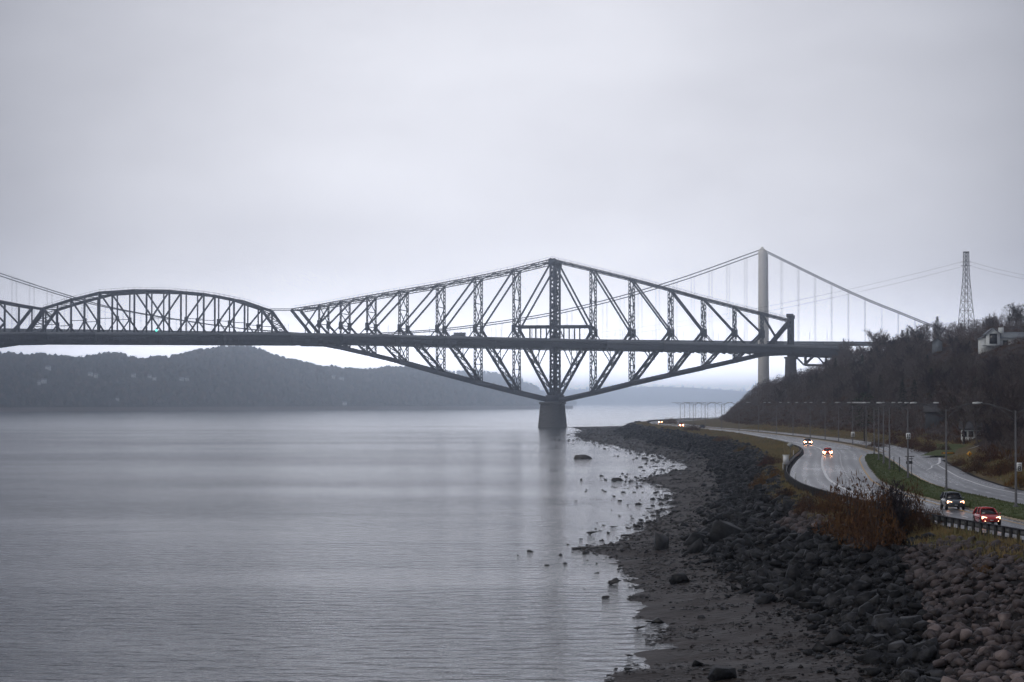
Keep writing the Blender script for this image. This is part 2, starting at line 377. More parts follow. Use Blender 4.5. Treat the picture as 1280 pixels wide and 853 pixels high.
# painted lines
zl = ZR + .012
def line(Ya, Yb, f, w, m='paint_white', step=4, dash=None):
    mb = MB()
    for a, b in ([(Ya, Yb)] if dash is None else [(q, q + dash[1]) for q in np.arange(Ya, Yb, dash[0])]):
        Y = ys(a, b, step); L, Rr = f(Y) - w / 2, f(Y) + w / 2
        mb.grid(np.stack([np.stack([L, Y, np.full(len(Y), zl)], -1), np.stack([Rr, Y, np.full(len(Y), zl)], -1)], 1))
    mb.build('road_marking', M[m])['kind'] = 'structure'
line(60, 1600, WL, .42)
line(150, 472, lambda Y: ML(Y) - 1.15, .26, 'paint_yellow')
line(500, 1600, lambda Y: MC(Y) - 2.1, .16, 'paint_yellow')
line(60, 470, lambda Y: MR(Y) + .75, .17, 'paint_yellow')
line(500, 1600, lambda Y: MC(Y) + 2.1, .16, 'paint_yellow')
line(60, 398, lambda Y: E1(Y) - 2.2, .28)
line(480, 1600, lambda Y: E1(Y) - 1.5, .18)
L2 = lambda Y: (MR(Y) + E1(Y) - 1.6) / 2
line(150, 1100, LN, .24, step=1.1, dash=(7.5, 3.2))
line(150, 470, L2, .22, step=1.1, dash=(9., 3.2))
line(500, 1000, lambda y: (MC(y) + 2 + E1(y) - 1.5) / 2, .17, step=1.6, dash=(9., 3.2))
ribbon('road_marking', [(71.4, 395), (73.6, 402), (76.2, 414), (79.0, 429), (81.2, 441), (83.2, 452)], .42, ZR + .05, 'paint_white')
ribbon('road_marking', [(66.5, 372), (69, 382), (71.4, 395)], .25, ZR + .016, 'paint_white')
# ------------------------------------------------------------------ cantilever truss bridge
SG = .157; CC = math.sqrt(1 - SG * SG)
Y0 = 1548.; X0 = (690.5 - 640) / FPX * Y0 * 1.0
BD = np.array([-CC, SG, 0]); BN = np.array([SG, CC, 0])
class Frame:
    """a vertical survey plane along a bridge: s along, w across, z up"""
    def __init__(s, X, Y): s.X, s.Y = X, Y
    def bp(s, px, py):
        d = ray(px, py)
        A = np.array([[d[0], CC], [d[1], -SG]]); t, q = np.linalg.solve(A, [s.X, s.Y])
        return q, H + t * d[2]
    def w(s, q, wv, z): return np.array([s.X, s.Y, 0]) + q * BD + wv * BN + np.array([0, 0, z])
BF = Frame(X0, Y0); TW = 26.8
bridge = empty('cantilever_bridge', (X0, Y0, 0))
tag(bridge, 'dark steel cantilever truss bridge with a diamond shaped arm on a stone river pier', 'bridge')
def part(mb, name, m='steel', parent=None, label=None):
    o = mb.build(name, M[m], parent or bridge)
    if label: o['label'] = label
    return o
lx = [690.5, 642, 593.6, 546.3, 499.4, 459, 425.9, 399, 364]
ltop = [325, 337, 347, 356, 364, 371, 377, 382, 387.5]
lbot = [502, 490.5, 478.5, 466, 453, 443, 435.5, 430.5, 430]
lmid = [None, 411, 411, 411, 410.5, 408.5, 407, 405, None]
rx = [690.5, 738.4, 787, 836, 877.5, 916.5, 951, 986.5]
rtop = [325, 336.5, 348.3, 361.5, 373, 383, 391.5, 400.5]
rbot = [502, 491.5, 479.5, 468.5, 459.5, 451, 442.8, 441]
rmid = [None, 415, 415, 415, 415, 415.5, 416.5, None]
def P(px, py): return BF.bp(px, py)
def deck_px(px): return np.interp(px, [-150, 0, 364, 500, 690, 990, 1080], [416.3, 416.8, 418.3, 420.6, 425, 433, 435.5]), np.interp(px, [-150, 0, 364, 430, 500, 690, 830, 990, 1080], [427.2, 427.8, 429, 428.6, 428.6, 431.2, 433, 438.5, 441])
def deck_z(px): a, b = deck_px(px); return P(px, a)[1], P(px, b)[1]
ws = (0., TW)
def arm(xs, top, bot, mid, endtop, far_end=None):
    n = len(xs); Tn = [P(a, b) for a, b in zip(xs, top)]; Bn = [P(a, b) for a, b in zip(xs, bot)]
    Mn = [None if m is None else (P(a, m)[0], P(a, m)[1]) for a, m in zip(xs, mid)]
    S = [t[0] for t in Tn]
    for i in range(n):                    # a post is plumb: same s at top and bottom
        Bn[i] = (S[i], Bn[i][1])
        if Mn[i]: Mn[i] = (S[i], Mn[i][1])
    for w in ws:
        q = lambda nd: BF.w(nd[0], w, nd[1])
        tc = MB()
        for i in range(n - 1):
            p0, p1 = q(Tn[i]), q(Tn[i + 1]); off = np.array([0, 0, 1.05])
            tc.beam(p0 + off * .6, p1 + off * .6, 1.3, .55); tc.beam(p0 - off * .75, p1 - off * .75, 1.3, .5)
            for k in range(10):           # lacing of the eyebar chord
                a0, a1 = p0 + (p1 - p0) * k / 10, p0 + (p1 - p0) * (k + 1) / 10
                sgn = 1 if k % 2 else -1
                tc.beam(a0 + off * .6 * sgn, a1 - off * .6 * sgn, .25)
        part(tc, 'top_chord')
        bc = MB()
        for i in range(n - 1): bc.beam(q(Bn[i]), q(Bn[i + 1]), 2.0, 2.7 if i < 4 else 2.2)
        part(bc, 'bottom_chord')
        for i in range(1, n - 1):
            mb = MB(); zt, zb = Tn[i][1], Bn[i][1]
            wd = 1.55 if i < 5 else 1.2
            for dx in (-wd / 2 + .18, wd / 2 - .18): mb.beam(BF.w(S[i] + dx, w, zb), BF.w(S[i] + dx, w, zt), 1.1, .38, up=BD)
            nn = max(6, int((zt - zb) / 2.3))
            for k in range(nn):
                za, zc = zb + (zt - zb) * k / nn, zb + (zt - zb) * (k + 1) / nn; sg = 1 if k % 2 else -1
                mb.beam(BF.w(S[i] - sg * wd / 2, w, za), BF.w(S[i] + sg * wd / 2, w, zc), .17, .7)
            if Mn[i]: mb.beam(BF.w(S[i], w, Mn[i][1] - 2.6), BF.w(S[i], w, Mn[i][1] + 2.6), 1.2, 2.6, up=BD)
            part(mb, 'vertical_post')
        for i in range(1, n - 1):
            if Mn[i] is None: continue
            part(MB().beam(q(Tn[i - 1]), q(Mn[i]), .95, 1.15), 'upper_diagonal')
            part(MB().beam(q(Mn[i]), q(Bn[i - 1]), 1.1, 1.75 if i < 5 else 1.4), 'lower_diagonal')
        for i in range(1, n - 2):         # secondary strut to the middle of the next lower diagonal, and its hanger
            if Mn[i + 1] is None: continue
            md = ((Mn[i + 1][0] + Bn[i][0]) / 2, (Mn[i + 1][1] + Bn[i][1]) / 2)
            px_mid = (xs[i] + xs[i + 1]) / 2; dz = deck_z(px_mid)[1]
            mb = MB().beam(q(Mn[i]), q(md), .6, .7)
            mb.beam(q(md) - np.array([0, 0, .9]), q(md) + np.array([0, 0, .9]), 1.2, 2.2, up=BD)
            if md[1] < dz: mb.beam(q(md), BF.w(md[0], w, dz), .5, up=BD)
            part(mb, 'secondary_strut')
        # first panel: strut from the tower side
        md = ((Mn[1][0] + Bn[0][0]) / 2, (Mn[1][1] + Bn[0][1]) / 2); dz = deck_z((xs[0] + xs[1]) / 2)[1]
        mb = MB().beam(q(md), BF.w(md[0], w, dz), .5, up=BD).beam(q(md), BF.w(S[0], w, P(xs[0], 405)[1]), .6, .7)
        part(mb, 'secondary_strut')
        # inclined end post
        e = endtop
        part(MB().beam(q(Tn[-1]) if not far_end else q(far_end), q(Bn[-2]), 1.3, 2.0), 'end_post')
        m2 = ((Tn[-1][0] + Bn[-2][0]) / 2, (Tn[-1][1] + Bn[-2][1]) / 2)
        mb = MB().beam(q(Tn[-2]), q(m2), .8, .9).beam(q(m2), BF.w(m2[0], w, deck_z(xs[-1])[0]), .5, up=BD)
        part(mb, 'end_strut')
    # bracing between the two trusses
    def lace(a, b, k, name, t=.35):
        mb = MB()
        for j in range(k):
            p0 = [(a[0] + (b[0] - a[0]) * u, a[1] + (b[1] - a[1]) * u) for u in (j / k, (j + 1) / k)]
            mb.beam(BF.w(p0[0][0], 0, p0[0][1]), BF.w(p0[1][0], TW, p0[1][1]), t); mb.beam(BF.w(p0[0][0], TW, p0[0][1]), BF.w(p0[1][0], 0, p0[1][1]), t)
            mb.beam(BF.w(p0[1][0], 0, p0[1][1]), BF.w(p0[1][0], TW, p0[1][1]), t)
        part(mb, name)
    for i in range(n - 1): lace(Tn[i], Tn[i + 1], 2, 'top_lateral_brace', .45)
    for i in range(n - 1): lace(Bn[i], Bn[i + 1], 2, 'bottom_lateral_brace', .45)
    for i in range(1, n - 1):
        dz0, dz1 = deck_z(xs[i])
        zt, zb, zm = Tn[i][1], Bn[i][1], Mn[i][1]
        lace((S[i], zt), (S[i], zm), 2 if zt - zm > 14 else 1, 'sway_frame', .5)
        if dz1 - zb > 5: lace((S[i], dz1 - 1), (S[i], zb), 2 if dz1 - zb > 14 else 1, 'sway_frame', .5)
        if Mn[i]:
            tgt = Bn[i - 1]; L = math.hypot(tgt[0] - Mn[i][0], tgt[1] - Mn[i][1]); f = (Mn[i][1] - dz1) / max(1e-3, Mn[i][1] - tgt[1])
            a = (Mn[i][0] + (tgt[0] - Mn[i][0]) * f, dz1)
            if Mn[i][1] > tgt[1] + 3 and f < .9: lace(a, tgt, max(2, int(L * (1 - f) / 8)), 'diagonal_lacing', .5)
    return Tn, Bn, Mn
LT, LB, LM = arm(lx, ltop, lbot, lmid, None)
RT, RB, RM = arm(rx, rtop, rbot, rmid, None)
# main tower posts over the river pier
zt, zb = P(690.5, 323)[1], P(690.5, 503.5)[1]
for w in ws:
    mb = MB()
    for dx in (-1.25, 1.25): mb.beam(BF.w(dx, w, zb), BF.w(dx, w, zt), 2.2, 1.25, up=BD)
    k = 36
    for j in range(k):
        za, zc = zb + (zt - zb) * j / k, zb + (zt - zb) * (j + 1) / k; sg = 1 if j % 2 else -1
        mb.beam(BF.w(-sg * 1.5, w, za), BF.w(sg * 1.5, w, zc), .28, 1.2)
    mb.beam(BF.w(0, w, zt - 5.5), BF.w(0, w, zt - .5), 2.6, 5.2, up=BD); mb.beam(BF.w(0, w, zb), BF.w(0, w, zb + 5), 3.2, 8.5, up=BD)
    part(mb, 'tower_post')
    zc = P(690.5, 408)[1]; pb = MB()
    for e in (lx[1], rx[1]):
        s1 = P(e, 408)[0]; pb.beam(BF.w(0, w, zc), BF.w(s1, w, zc), 1.0, 1.5)
        for f in (.3, .58): pb.beam(BF.w(s1 * f, w, zc), BF.w(s1 * f, w, deck_z(690)[0]), .5, .9, up=BD)
    part(pb, 'tower_strut')
mb = MB()
for j in range(9):
    za, zc = zb + 4 + (zt - zb - 6) * j / 9, zb + 4 + (zt - zb - 6) * (j + 1) / 9
    mb.beam(BF.w(0, 0, za), BF.w(0, TW, zc), .8).beam(BF.w(0, TW, za), BF.w(0, 0, zc), .8).beam(BF.w(0, 0, zc), BF.w(0, TW, zc), .9)
part(mb, 'tower_bracing')
# suspended centre span
sxm = [54, 89, 124.5, 168, 211.7, 254.7, 292.5, 327.3]; sym = [386, 375.2, 366.3, 363.4, 364.2, 368, 375.5, 387.5]
sxs = [72, 106, 146.6, 189.7, 232.7, 273.3, 309.7]
ytop = hermite(list(zip(sxm, sym))); YB = lambda px: np.interp(px, [0, 364], [428.6, 430])
for w in ws:
    q = lambda nd: BF.w(nd[0], w, nd[1])
    tc = MB(); tn = [P(a, b) for a, b in zip(sxm, sym)]
    for a, b in zip(tn[:-1], tn[1:]): tc.beam(q(a), q(b), 1.6, 1.9)
    part(tc, 'span_top_chord')
    bt = [P(px, YB(px)) for px in (24, 120, 200, 280, 357)]; bc = MB()
    for a, b in zip(bt[:-1], bt[1:]): bc.beam(q(a), q(b), 1.4, 1.4)
    part(bc, 'span_bottom_chord')
    part(MB().beam(q(tn[0]), q(P(24, 428.6)), 1.3, 1.9), 'end_post'); part(MB().beam(q(tn[-1]), q(P(357, 429.8)), 1.3, 1.9), 'end_post')
    for px in sxm:
        s, z = P(px, ytop(px)); zb_ = P(px, YB(px))[1]
        part(MB().beam(BF.w(s, w, zb_), BF.w(s, w, z), .9, 1.15, up=BD), 'span_post')
    def D(pa, ya, pb, yb, t=.9): return MB().beam(q(P(pa, ya)), q(P(pb, yb)), t * .9, t)
    for i in range(7):
        a, b, m = sxm[i], sxm[i + 1], sxs[i]; mid_y = (ytop((a + b) / 2) + YB(m)) / 2 + 1
        if i < 3: ds = [(a, ytop(a), b, YB(b))]; sub = [(m, mid_y, a, YB(a))]
        elif i > 3: ds = [(b, ytop(b), a, YB(a))]; sub = [(m, mid_y, b, YB(b))]
        else: ds = [(a, ytop(a), b, YB(b)), (b, ytop(b), a, YB(a))]; sub = []
        for d in ds: part(D(*d, 1.05), 'span_diagonal')
        for d in sub: part(D(*d, .8), 'span_strut')
        s, zz = P(m, mid_y); zt_ = P(m, ytop(m))[1]; zb_ = P(m, YB(m))[1]
        mb = MB().beam(BF.w(s, w, zb_), BF.w(s, w, zt_), .75, .85, up=BD).beam(BF.w(s, w, zz - 1.3), BF.w(s, w, zz + 1.3), .9, 2.4, up=BD)
        part(mb, 'span_hanger')
        oe = a if i < 3 else b
        part(D(m, mid_y, oe, mid_y + .6, .45), 'span_strut')
mb = MB()
for i in range(7):
    a, b = P(sxm[i], ytop(sxm[i])), P(sxm[i + 1], ytop(sxm[i + 1]))
    for u in (0, .5):
        p0 = [a[k] + (b[k] - a[k]) * u for k in (0, 1)]; p1 = [a[k] + (b[k] - a[k]) * (u + .5) for k in (0, 1)]
        mb.beam(BF.w(p0[0], 0, p0[1]), BF.w(p1[0], TW, p1[1]), .4).beam(BF.w(p0[0], TW, p0[1]), BF.w(p1[0], 0, p1[1]), .4).beam(BF.w(p0[0], 0, p0[1]), BF.w(p0[0], TW, p0[1]), .55)
part(mb, 'span_top_bracing')
for pa, pb, ya in ((54, 24, 386), (327.3, 357, 387.5)):   # portal lacing on the sloping end posts
    mb = MB(); a, b = P(pa, ya), P(pb, 429.5)
    for j in range(4):
        u, v = j / 6, (j + 1) / 6; p0 = [a[k] + (b[k] - a[k]) * u for k in (0, 1)]; p1 = [a[k] + (b[k] - a[k]) * v for k in (0, 1)]
        mb.beam(BF.w(p0[0], 0, p0[1]), BF.w(p1[0], TW, p1[1]), .45).beam(BF.w(p0[0], TW, p0[1]), BF.w(p1[0], 0, p1[1]), .45).beam(BF.w(p1[0], 0, p1[1]), BF.w(p1[0], TW, p1[1]), .5)
    part(mb, 'portal_lacing')
# tie bars over the joints and the top walkway rails
mb = MB()
for pa, pb, ya, yb in ((327.3, 364, 387.5, 387.5), (42, 54, 386, 386)):
    for w in ws: mb.beam(BF.w(P(pa, ya)[0], w, P(pa, ya)[1] + .6), BF.w(P(pb, yb)[0], w, P(pb, yb)[1] + .6), .8, .5)
part(mb, 'joint_tie')
for w in ws:
    for A in (LT, RT, [P(a, b) for a, b in zip(sxm, sym)]):
        mb = MB()
        for a, b in zip(A[:-1], A[1:]):
            mb.beam(BF.w(a[0], w, a[1] + 2.3), BF.w(b[0], w, b[1] + 2.3), .12)
            n_ = 6
            for k in range(n_): s_, z_ = a[0] + (b[0] - a[0]) * k / n_, a[1] + (b[1] - a[1]) * k / n_; mb.beam(BF.w(s_, w, z_ + .7), BF.w(s_, w, z_ + 2.3), .12)
        part(mb, 'walkway_rail', 'steel_light')
# opposite cantilever arm, running out of the picture on the left
sx = [40, 6, -22, -55, -95]; st = [385.5, 379.5, 374, 367.5, 360]; sb = [428.5, 429, 433, 441, 451]; sm = [None, 404, 406, 407.5, 409]
ST = [P(a, b) for a, b in zip(sx, st)]; SB = [(ST[i][0], P(sx[i], sb[i])[1]) for i in range(5)]; SM = [None if sm[i] is None else (ST[i][0], P(sx[i], sm[i])[1]) for i in range(5)]
for w in ws:
    q = lambda nd: BF.w(nd[0], w, nd[1])
    a, b = MB(), MB()
    for i in range(4): a.beam(q(ST[i]), q(ST[i + 1]), 1.3, 1.9); b.beam(q(SB[i]), q(SB[i + 1]), 1.8, 2.0)
    part(a, 'top_chord'); part(b, 'bottom_chord')
    part(MB().beam(q(ST[0]), q(SB[1]), 1.3, 2.0), 'end_post')
    for i in range(1, 5):
        part(MB().beam(q(SB[i]), q(ST[i]), 1.1, 1.2, up=BD), 'vertical_post')
        if i < 4: part(MB().beam(q(ST[i + 1]), q(SM[i]), .95, 1.1), 'upper_diagonal'); part(MB().beam(q(SM[i]), q(SB[i + 1]), 1.1, 1.5), 'lower_diagonal')
    part(MB().beam(q(ST[0]), BF.w(ST[0][0], w, SB[0][1]), .8, .9, up=BD), 'vertical_post')
# deck
def deck_nodes(pxs): return [(P(px, deck_px(px)[0])[0], *deck_z(px)) for px in pxs]
dn = deck_nodes([-150, -60, 0, 60, 120, 200, 280, 364, 430, 500, 560, 620, 690, 760, 830, 910, 990, 1060])
slab = MB(); rail = MB(); fl = MB()
for w0, tgt in ((-2.2, rail), (TW + 2.2, rail)):
    for a, b in zip(dn[:-1], dn[1:]):
        tgt.beam(BF.w(a[0], w0, a[1] + .2), BF.w(b[0], w0, b[1] + .2), .3, 1.5)
for a, b in zip(dn[:-1], dn[1:]):
    slab.loft([[BF.w(a[0], -2, a[1] - .7), BF.w(a[0], TW + 2, a[1] - .7), BF.w(a[0], TW + 2, a[1] - 2.2), BF.w(a[0], -2, a[1] - 2.2)], [BF.w(b[0], -2, b[1] - .7), BF.w(b[0], TW + 2, b[1] - .7), BF.w(b[0], TW + 2, b[1] - 2.2), BF.w(b[0], -2, b[1] - 2.2)]])
    for w0 in (-1.4, 4.5, TW / 2, TW - 4.5, TW + 1.4):
        fl.beam(BF.w(a[0], w0, a[1] - 3.6), BF.w(b[0], w0, b[1] - 3.6), .7, 3.2)
        fl.beam(BF.w(a[0], w0, a[2] + .35), BF.w(b[0], w0, b[2] + .35), .6, .6)
part(slab, 'deck', 'deck_steel'); part(rail, 'deck_barrier', 'barrier'); part(fl, 'stringer_system', 'deck_steel')
smin, smax = dn[-1][0], dn[0][0]; fb = MB(); hb = MB(); n_up = 0
n_ = int((smax - smin) / 4.2)
for j in range(n_):
    s_ = smin + (smax - smin) * (j + .5) / n_; zz = np.interp(s_, [d[0] for d in dn][::-1], [d[1] for d in dn][::-1]); z2 = np.interp(s_, [d[0] for d in dn][::-1], [d[2] for d in dn][::-1])
    fb.beam(BF.w(s_, -1.6, zz - 4.2), BF.w(s_, TW + 1.6, zz - 4.2), .9, 3.6)
    for w0 in (-1.4, TW + 1.4):
        tgt = hb if n_up >= 98 or w0 > 0 else MB()
        tgt.beam(BF.w(s_, w0, z2 + .2), BF.w(s_, w0, zz - 2.0), 1.6, 1.0, up=BD)
        if tgt is not hb: part(tgt, 'girder_upright', 'deck_steel'); n_up += 1
part(fb, 'floor_beam_system', 'deck_steel'); part(hb, 'girder_upright', 'deck_steel')['kind'] = 'stuff'
# small lamp posts on the deck, a lorry-high gantry is left out
for px in range(350, 1000, 26):
    s_ = P(px, 420)[0]; z_ = deck_z(px)[0]; part(MB().beam(BF.w(s_, TW / 2, z_ - .6), BF.w(s_, TW / 2, z_ + 7.5), .16, up=BD), 'deck_lamp_post', 'steel_light')
s_, z_ = P(197, 413.2); part(MB().box(*(lambda c: (c[0] - .55, c[0] + .55, c[1] - .3, c[1] + .3, c[2] - .6, c[2] + .6))(BF.w(s_, -2.9, z_))), 'signal_light', 'signal', label='small green signal light on the deck')
# stone piers
def pier(s0, hs, w0, w1, ztop, zbot, bat, name, capz=1.4):
    mb = MB()
    def sec(z, g): return [BF.w(s0 - hs - g, w0 - g, z), BF.w(s0 + hs + g, w0 - g, z), BF.w(s0 + hs + g, w1 + g, z), BF.w(s0 - hs - g, w1 + g, z)]
    n = max(5, int((ztop - zbot) / 1.15)); S_ = []
    for j in range(n):
        for u, g in ((.0, -.10), (.10, 0), (.90, 0), (.999, -.10)): t_ = (j + u) / n; S_.append(sec(zbot + (ztop - zbot) * t_, bat * (1 - t_) + g + (.05 if j % 2 else 0) * (g == 0)))
    mb.loft(S_); mb.loft([sec(ztop + .02, .7), sec(ztop + capz * .6, .9), sec(ztop + capz, .5)])
    mb.loft([sec(zbot - .2, bat + .9), sec(zbot + 1.8, bat + .7)]) if name == 'river_pier' else None
    return part(mb, name, 'masonry')
pier(1.6, 6.0, -4, TW + 2, P(690.5, 505.5)[1], -2.5, 1.6, 'river_pier', 1.6)
part(MB().beam(BF.w(0, -3, P(690.5, 504.5)[1] + .9), BF.w(0, TW + 3, P(690.5, 504.5)[1] + .9), 9.0, 1.6), 'pier_shoe')
sA = P(987.5, 440)[0]
for w in ws:
    mb = MB(); za, zc = P(987, 447)[1], P(987, 394)[1]
    for dx in (-1.1, 1.1): mb.beam(BF.w(sA + dx, w, za), BF.w(sA + dx, w, zc), 2.4, 1.3, up=BD)
    mb.beam(BF.w(sA, w, zc - 1.5), BF.w(sA, w, zc + .8), 3.4, 4.6, up=BD)
    for j in range(10): zz = za + (zc - za) * j / 10; mb.beam(BF.w(sA - 1.4, w, zz), BF.w(sA + 1.4, w, zz + 2.6), .5, 1.6)
    part(mb, 'anchor_post')
mb = MB()
for j in range(3):
    z0_, z1_ = za + (zc - za) * j / 3, za + (zc - za) * (j + 1) / 3
    mb.beam(BF.w(sA, 0, z0_), BF.w(sA, TW, z1_), .6).beam(BF.w(sA, TW, z0_), BF.w(sA, 0, z1_), .6)
part(mb, 'anchor_bracing')
pier(sA, 3.0, -4, TW + 4, P(987, 448.5)[1], 8, 1.0, 'anchor_pier', 1.2)
# approach truss below the deck, running into the wooded bank
for w in ws:
    mb = MB(); U = lambda px: P(px, 444.5); Bt = lambda px: P(px, 456.5); q = lambda nd: BF.w(nd[0], w, nd[1])
    for a, b in (((992, 444.5), (1062, 446.5)), ((1004, 456), (1052, 457))): mb.beam(q(P(*a)), q(P(*b)), .9, 1.1)
    for a, b in (((993, 444.5), (1004, 456)), ((1016, 445), (1004.5, 456)), ((1021, 445), (1031, 456.5)), ((1044, 446), (1032, 456.5)), ((1048, 446), (1056, 457)), ((1006, 445), (1006, 456)), ((1032, 445), (1032, 456.5))): mb.beam(q(P(*a)), q(P(*b)), .7, .9)
    part(mb, 'approach_truss')

# ------------------------------------------------------------------ suspension bridge behind
SF = Frame((953.3 - 640) / FPX * 1765, 1765.); SW = 29.
susp = empty('suspension_bridge', (SF.X, SF.Y, 0)); tag(susp, 'grey suspension bridge with a tall pale concrete tower behind the steel truss bridge', 'bridge')
def spart(mb, name, m, label=None): return part(mb, name, m, susp, label)
zt = SF.bp(953, 313)[1]
for w in (0, SW):
    mb = MB()
    def sec(z, hs, hw): return [SF.w(-hs, w - hw, z), SF.w(hs, w - hw, z), SF.w(hs, w + hw, z), SF.w(-hs, w + hw, z)]
    mb.loft([sec(4, 3.7, 3.2), sec(60, 3.3, 2.9), sec(zt - 3, 2.9, 2.6), sec(zt, 2.9, 2.6)])
    mb.loft([sec(zt + .02, 2.0, 2.0), sec(zt + 1.3, 1.4, 1.6), sec(zt + 2.6, .5, .7)])
    spart(mb, 'tower_leg', 'concrete')
for z0_, z1_ in ((zt - 30, zt - 12), (zt - 6, zt - 1), (46, 53)):
    spart(MB().loft([[SF.w(-2.2, 2.7, z0_), SF.w(2.2, 2.7, z0_), SF.w(2.2, SW - 2.7, z0_), SF.w(-2.2, SW - 2.7, z0_)], [SF.w(-2.2, 2.7, z1_), SF.w(2.2, 2.7, z1_), SF.w(2.2, SW - 2.7, z1_), SF.w(-2.2, SW - 2.7, z1_)]]), 'tower_crossbeam', 'concrete')
cy = hermite([(-170, 282), (-117, 303), (0, 345), (87, 372.5), (122, 382), (200, 396.5), (310, 411.5), (418, 418), (520, 414), (660, 396.5), (740, 379.5), (838, 352), (953, 311.5)])
cy2 = hermite([(953, 311.5), (1040, 354), (1084, 374), (1126.5, 391), (1160, 404.5), (1195, 417)])
dy = lambda px: np.interp(px, [-170, 345, 690, 953, 1060, 1220], [412, 419, 427.5, 430.5, 431, 432])
for w in (0, SW):
    pts = [SF.w(SF.bp(px, cy(px))[0], w, SF.bp(px, cy(px))[1]) for px in np.linspace(-170, 953, 60)]
    spart(MB().tube(pts, .42, 6), 'main_cable', 'cable')
    pts = [SF.w(SF.bp(px, cy2(px))[0], w, SF.bp(px, cy2(px))[1]) for px in np.linspace(953, 1195, 14)]
    spart(MB().tube(pts, .42, 6), 'side_cable', 'cable')
    for k in range(44):
        px = 953 - 22.2 * (k + 1); s_, z_ = SF.bp(px, cy(px)); zd = SF.bp(px, dy(px))[1]
        if z_ > zd + 1: spart(MB().beam(SF.w(s_ - .35, w, z_), SF.w(s_ - .35, w, zd), .10, up=BD).beam(SF.w(s_ + .35, w, z_), SF.w(s_ + .35, w, zd), .10, up=BD), 'hanger', 'cable')
    for k in range(9):
        px = 953 + 21 * (k + 1) + 2; s_, z_ = SF.bp(px, cy2(px)); zd = SF.bp(px, dy(px))[1]
        if z_ > zd + 1: spart(MB().beam(SF.w(s_ - .35, w, z_), SF.w(s_ - .35, w, zd), .10, up=BD).beam(SF.w(s_ + .35, w, z_), SF.w(s_ + .35, w, zd), .10, up=BD), 'side_hanger', 'cable')
pxs = list(range(-170, 1230, 50)); dk, tr2 = MB(), {}
nd = [(SF.bp(px, dy(px))[0], SF.bp(px, dy(px))[1]) for px in pxs]
for a, b in zip(nd[:-1], nd[1:]):
    dk.loft([[SF.w(a[0], 0, a[1] + 1.2), SF.w(a[0], SW, a[1] + 1.2), SF.w(a[0], SW, a[1] - .4), SF.w(a[0], 0, a[1] - .4)], [SF.w(b[0], 0, b[1] + 1.2), SF.w(b[0], SW, b[1] + 1.2), SF.w(b[0], SW, b[1] - .4), SF.w(b[0], 0, b[1] - .4)]])
    for w in (.3, SW - .3):
        tr = tr2.setdefault(w, MB())
        tr.beam(SF.w(a[0], w, a[1] - 6), SF.w(b[0], w, b[1] - 6), .45, .5)
        dk.beam(SF.w(a[0], w, a[1] + 1.9), SF.w(b[0], w, b[1] + 1.9), .2, 1.0)
        for k in range(4):
            p0 = [a[i] + (b[i] - a[i]) * k / 4 for i in (0, 1)]; p1 = [a[i] + (b[i] - a[i]) * (k + 1) / 4 for i in (0, 1)]
            tr.beam(SF.w(p0[0], w, p0[1] - 6), SF.w((p0[0] + p1[0]) / 2, w, (p0[1] + p1[1]) / 2 - .5), .22).beam(SF.w((p0[0] + p1[0]) / 2, w, (p0[1] + p1[1]) / 2 - .5), SF.w(p1[0], w, p1[1] - 6), .22)
spart(dk, 'deck', 'barrier'); [spart(t_, 'stiffening_truss', 'steel_light') for t_ in tr2.values()]
for px in list(range(360, 960, 38)) + [1012, 1034]:
    s_, z_ = SF.bp(px, dy(px)); spart(MB().beam(SF.w(s_, 1, z_), SF.w(s_, 1, z_ + 9.5), .2, up=BD), 'deck_lamp_post', 'steel_light')
# traffic seen on the decks
def deck_van(px, name, label, L, hh, m, fr, wv, zf):
    s_, z_ = fr.bp(px, zf(px)); c = fr.w(s_, wv, z_)
    e = empty(name, tuple(c), math.atan2(BD[1], BD[0])); tag(e, label, name.split('_')[-1])
    b = MB().loft([[(-L / 2, -1.15, .6), (L * .3, -1.15, .6), (L * .3, -1.15, hh), (-L / 2, -1.15, hh)], [(-L / 2, 1.15, .6), (L * .3, 1.15, .6), (L * .3, 1.15, hh), (-L / 2, 1.15, hh)]]); b.build('cargo_box', M[m], e, local=True)
    MB().loft([[(L * .31, -1.05, .5), (L / 2, -1.05, .5), (L / 2, -1.05, 1.5), (L * .42, -1.05, 2.5), (L * .31, -1.05, 2.6)], [(L * .31, 1.05, .5), (L / 2, 1.05, .5), (L / 2, 1.05, 1.5), (L * .42, 1.05, 2.5), (L * .31, 1.05, 2.6)]]).build('cab', M['silver_paint'], e, local=True)
    for sx_ in (-.3, .38):
        for sy_ in (-1, 1): MB().tube([(L * sx_, sy_ * .8, .5), (L * sx_, sy_ * 1.18, .5)], .5, 10).build('wheel', M['tyre'], e, local=True)
deck_van(571, 'box_truck', 'grey box truck crossing the far bridge deck left of the main tower', 11.5, 4.2, 'barrier', SF, 6, lambda px: dy(px) - 2.2)
